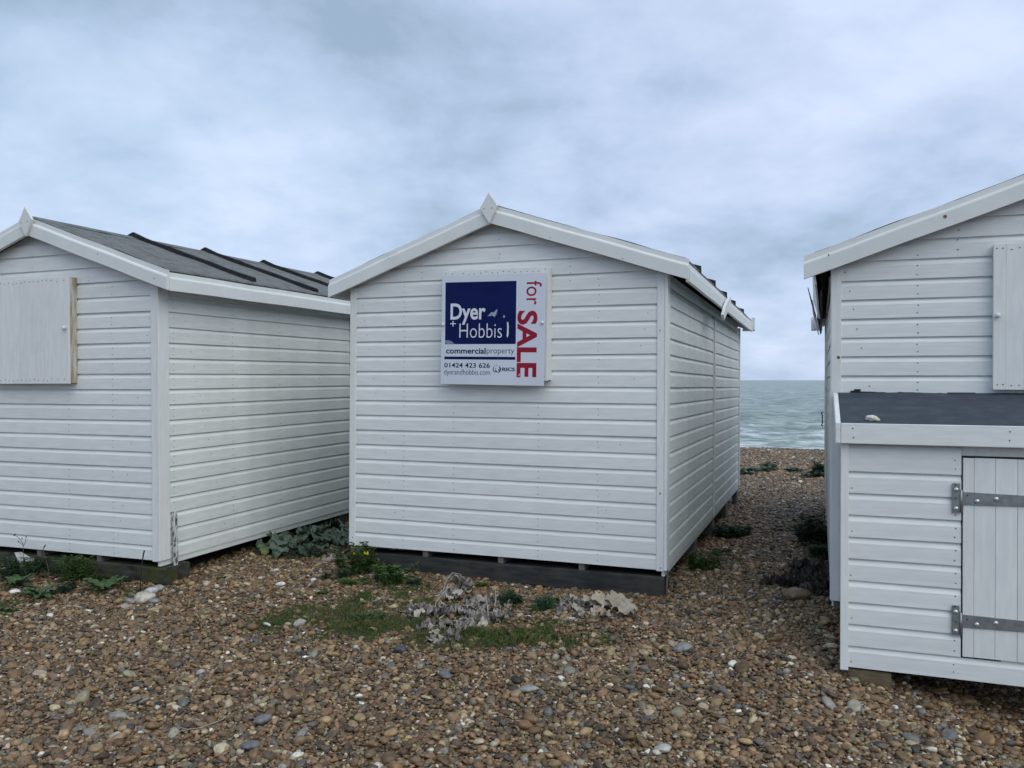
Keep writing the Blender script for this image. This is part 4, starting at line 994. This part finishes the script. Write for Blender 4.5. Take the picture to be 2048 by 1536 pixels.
# dry stalks and the black stick
def stalk(name, pts, r, m, label, cat, depth_px):
    base = ground_at(*depth_px); P = []
    for (x, y) in pts:
        q = ray(x, y); t = base.y / q.y; P.append(Vector((0, 0, CAMZ)) + q * t)
    o = MB().tube([p - base for p in P], r, 5).build(name, m); o.location = base; tag(o, label, cat); return o
stalk('stick', [(280, 1196), (281, 1160), (284, 1128), (287, 1108), (289, 1101)], [.004, .004, .004, .005, .006], MT['dark_twig'], 'thin black upright stick before the mossy sleeper', 'stick', (281, 1194))
o = stalk('dry_stalk', [(48, 1150), (47, 1110), (46, 1088), (40, 1078), (30, 1070)], .0022, MT['stem'], 'thin branching dry stalk rising above the white litter', 'stalk', (48, 1152))
def sub(o, pts, base):
    P = [Vector((0, 0, CAMZ)) + ray(x, y) * (base.y / ray(x, y).y) - base for x, y in pts]
    MB().tube(P, .002, 4).build('branch', MT['dark_twig'], o)
b_ = o.location; sub(o, [(47, 1092), (51, 1084), (52, 1076)], b_); sub(o, [(46, 1090), (40, 1086), (37, 1084)], b_)
for (x, y) in ((30, 1070), (52, 1075), (37, 1084), (28, 1072), (44, 1078)):
    P = Vector((0, 0, CAMZ)) + ray(x, y) * (b_.y / ray(x, y).y) - b_; MB().tube([P, P + Vector((0, 0, .01))], [.005, .004], 5).build('seed_head', MT['dark_twig'], o)
stalk('dry_stalk', [(100, 1180), (97, 1140), (90, 1112), (85, 1100), (91, 1090)], [.003, .0025, .002, .003, .006], MT['stem'], 'leaning dry stalk with a dark seed head right of the litter', 'stalk', (100, 1178))
stalk('dry_stalk', [(168, 1165), (180, 1140), (197, 1137), (185, 1150), (172, 1162)], .0025, MT['stem'], 'bent yellow-green grass stalk over the mossy sleeper', 'stalk', (170, 1166))
# litter
base = ground_at(45, 1150); q0 = []
mb = MB(); rr = random.Random(3)
outl = [(29, 1105), (42, 1104), (56, 1112), (68, 1116), (70, 1124), (60, 1126), (52, 1122), (44, 1132), (36, 1122)]
cen = (48, 1120); P = []
for i, (x, y) in enumerate([cen] + outl):
    q = ray(x, y); t = (base.y + .03 + rr.uniform(-.02, .02)) / q.y; P.append(Vector((0, 0, CAMZ)) + q * t)
loc = P[0].copy(); mb.v = [tuple(p - loc) for p in P] + [tuple(p - loc + Vector((0, .003, 0))) for p in P]
n_ = len(outl)
for i in range(n_): mb.f += [(0, 1 + i, 1 + (i + 1) % n_), (n_ + 1, n_ + 2 + (i + 1) % n_, n_ + 2 + i), (1 + i, n_ + 2 + i, n_ + 2 + (i + 1) % n_, 1 + (i + 1) % n_)]
o = mb.build('litter_scrap', MT['paper']); o.location = loc; tag(o, 'torn white scrap of litter caught in weeds against the mossy sleeper', 'litter')

# heaps of dead sea kale leaves
DM = [leaf_mesh(.10, .09, MT['dead'] if i % 4 else MT['dead_mid'], seed=50 + i, lobes=3 + i % 3, lobe=.2, wave=.15, droop=.5 + .3 * (i % 3), curl=.35 * (i % 2), nx=14, ny=8, petiole=.1, crumple=.12, fold=.1) for i in range(9)]
DP = [leaf_mesh(.18, .17, MT['dead_pale'], seed=70 + i, lobes=5, lobe=.10, wave=.09, droop=.45, nx=18, ny=10, petiole=.12, crumple=.04, fold=.08) for i in range(3)]
DD = [leaf_mesh(.13, .10, MT['dead_dark'], seed=90 + i, lobes=4, lobe=.3, wave=.3, droop=.6, curl=.4, nx=10, ny=6, petiole=.1, crumple=.16) for i in range(3)]
def heap(label, c, blobs, leaves, seed, name='dead_leaf_heap'):
    p = ground_at(*c); root = empty(name, loc=p); tag(root, label, 'dead leaves'); rr = random.Random(seed)
    for (px, py, cnt, sp, hz) in blobs:
        g_ = ground_at(px, py) - p
        for i in range(int(cnt * 2.2)):
            x, y = g_.x + rr.gauss(0, sp), g_.y + rr.gauss(0, sp * .8); z = gh(p.x + x, p.y + y) - p.z + .012 + abs(rr.gauss(0, hz))
            place_leaf(rr.choice(leaves), root, x, y, z, rr.uniform(0, 6.28), rr.uniform(-.45, .15), rr.uniform(.5, 1.1), rr.uniform(-.6, .6))
    return root
def twigs(root, segs):
    p = root.location
    for pts in segs:
        P = []
        for (x, y, h) in pts:
            g_ = ground_at(x, y + h * 320 * .0); g_ = ground_at(x, y); P.append(g_ - p + Vector((0, 0, h)))
        n_ = len(P); MB().tube(P, [.0045 * (1 - .5 * i / n_) for i in range(n_)], 5).build('stalk', MT['twig'], root)
h1 = heap('large grey heap of crumpled dead sea kale leaves on the grass before the middle hut', (915, 1235),
          [(845, 1228, 11, .045, .01), (905, 1200, 10, .05, .03), (922, 1188, 6, .03, .05), (900, 1232, 14, .06, .015), (955, 1222, 11, .05, .02), (978, 1238, 16, .05, .02), (858, 1262, 6, .05, .006), (890, 1284, 6, .045, .006), (935, 1255, 9, .05, .01), (990, 1212, 8, .04, .02)], DM, 1)
twigs(h1, [[(868, 1232, .02), (872, 1222, .06), (890, 1205, .08), (908, 1190, .09)], [(885, 1200, .05), (893, 1185, .09), (905, 1172, .10), (920, 1172, .09), (930, 1186, .03)], [(948, 1246, .02), (965, 1235, .06), (975, 1226, .08)], [(978, 1252, .02), (975, 1236, .07), (972, 1222, .11)], [(985, 1240, .02), (992, 1220, .08), (990, 1205, .10)], [(872, 1245, .01), (890, 1238, .03), (915, 1225, .04), (920, 1218, .05)]])
h2 = heap('pale crumpled dead leaves fanned out before the right end of the dark sleeper', (1200, 1225),
          [(1158, 1215, 9, .05, .02), (1130, 1228, 3, .04, .01), (1180, 1220, 5, .05, .02)], DM, 2)
for (px, py, az, sc) in ((1205, 1228, -.3, 1.1), (1222, 1230, -.8, 1.15), (1190, 1225, .2, .9), (1235, 1240, -1.3, .9)):
    g_ = ground_at(px, py) - h2.location; place_leaf(DP[int(px) % 3], h2, g_.x, g_.y, .03, az, .30, sc, .2)
for (px, py, az, sc) in ((1225, 1245, 1.3, .9), (1175, 1240, 2.4, .7), (1250, 1240, -1.7, .7)):
    g_ = ground_at(px, py) - h2.location; place_leaf(DM[int(px) % 7], h2, g_.x, g_.y, .03, az, .2, sc * 1.2, .1)
h3 = heap('dark heap of rotting leaves beside the right hut in the passage', (1610, 1170),
          [(1600, 1180, 12, .10, .03), (1625, 1165, 14, .12, .04), (1640, 1140, 12, .12, .03), (1590, 1165, 7, .10, .02), (1640, 1180, 8, .08, .03)], DD, 3)
for (px, py, cnt) in ((600, 1078, 4), (690, 1095, 5), (750, 1200, 3), (1060, 1235, 3), (1010, 1230, 3)):
    pass
heap('scraps of brown dead leaf on the ground beside the ragwort', (690, 1100), [(690, 1098, 7, .06, .02), (680, 1120, 5, .06, .01)], DM, 5)
o = stalk('dark_twig', [(735, 1205), (757, 1200), (770, 1190), (772, 1178)], [.006, .006, .005, .003], MT['twig'], 'bare grey twig on the grass left of the dead leaf heap', 'twig', (735, 1206))
def lay(name, pts, r, m, label):
    base = ground_at(*pts[0]); P = [ground_at(x, y) - base + Vector((0, 0, .022)) for x, y in pts]
    o = MB().tube(P, r, 5).build(name, m); o.location = base; tag(o, label, 'twig'); return o
lay('twig', [(462, 1352), (472, 1355), (482, 1358), (490, 1362), (495, 1368)], .0028, MT['twig'], 'thin pale twig forking on the shingle left of centre')
lay('twig', [(482, 1358), (488, 1348), (492, 1340)], .0022, MT['twig'], 'short side twig crossing the pale one on the shingle')
lay('twig', [(352, 1462), (375, 1468), (400, 1465), (425, 1456), (445, 1448), (452, 1440)], .0026, MT['twig'], 'long curved dry stalk in the lower left shingle')
lay('twig', [(1592, 1108), (1598, 1118), (1607, 1124)], .004, MT['twig'], 'bent twig lying in the dark passage')
lay('twig', [(1585, 1050), (1605, 1054), (1625, 1059)], .006, MT['twig'], 'straight dry stem before the dark bush')
lay('twig', [(1290, 1236), (1300, 1230), (1308, 1224)], .003, MT['twig'], 'pale twig near the right corner of the dark sleeper')

# grass
rg = np.random.default_rng(21); NB = 60000
X = rg.uniform(-3.8, 1.2, NB * 3); Y = rg.uniform(4.6, 6.8, NB * 3); w = patch(X, Y)
sel = rg.random(X.shape) < np.clip(w * 1.25 - .20, 0, 1) ** 1.3; X, Y = X[sel], Y[sel]; nb = len(X)
Z = ground_h(X, Y) + .004; L_ = rg.uniform(.012, .05, nb) * (.5 + .7 * patch(X, Y)) * (1 + .9 * np.exp(-((X - .1) / .35) ** 2 - ((Y - 5.0) / .2) ** 2)); a = rg.uniform(0, 6.28, nb); lean = rg.uniform(.1, .9, nb)
tx, ty = np.cos(a) * L_ * lean, np.sin(a) * L_ * lean; wx, wy = -np.sin(a) * .0016, np.cos(a) * .0016
V = np.stack([np.stack([X - wx, Y - wy, Z], 1), np.stack([X + wx, Y + wy, Z], 1), np.stack([X + tx * .45 + wx * .8, Y + ty * .45 + wy * .8, Z + L_ * .6], 1), np.stack([X + tx, Y + ty, Z + L_ * .95 * (1 - .35 * lean)], 1)], 1).reshape(-1, 3)
fs = (np.arange(nb)[:, None] * 4 + np.array([0, 1, 2, 3])[None])
gr = quad_mesh('grass', V.astype(np.float32), fs, MT['grass'], smooth=False); tag(gr, 'thin patch of short grass and moss growing through the shingle', 'grass', kind='stuff')
print('grass', nb)
# moss cushions under the grass
mm = mat('moss', (0.030, 0.042, 0.012), .9, (0.055, 0.062, 0.022), 40, bump=.8, bscale=180, stain=(.06, .045, .028), sscale=6, slo=.45, shi=.6)
xs = np.arange(-3.7, 1.1, .02); ys = np.arange(4.6, 6.8, .02)
def moss_h(X, Y):
    return ground_h(X, Y) - .02 + .034 * np.clip(patch(X, Y) * 1.5, 0, 1) + .003 * np.sin(X * 60) * np.sin(Y * 55)
XX, YY = np.meshgrid(xs, ys); ZZ = moss_h(XX, YY); keepc = (patch(XX, YY) > .22)
nx = len(xs); ny = len(ys); ii = (np.arange(ny - 1)[:, None] * nx + np.arange(nx - 1)[None]); kk = keepc[:-1, :-1].ravel(); ii = ii.ravel()[kk]
ms2 = quad_mesh('moss', np.stack([XX.ravel(), YY.ravel(), ZZ.ravel()], 1).astype(np.float32), np.stack([ii, ii + 1, ii + nx + 1, ii + nx], 1), mm); tag(ms2, 'dark moss and soil under the thin grass', 'moss', kind='stuff')
bm = bmesh.new(); bm.from_mesh(ms2.data); bmesh.ops.delete(bm, geom=[v for v in bm.verts if not v.link_faces], context='VERTS'); bm.to_mesh(ms2.data); bm.free()
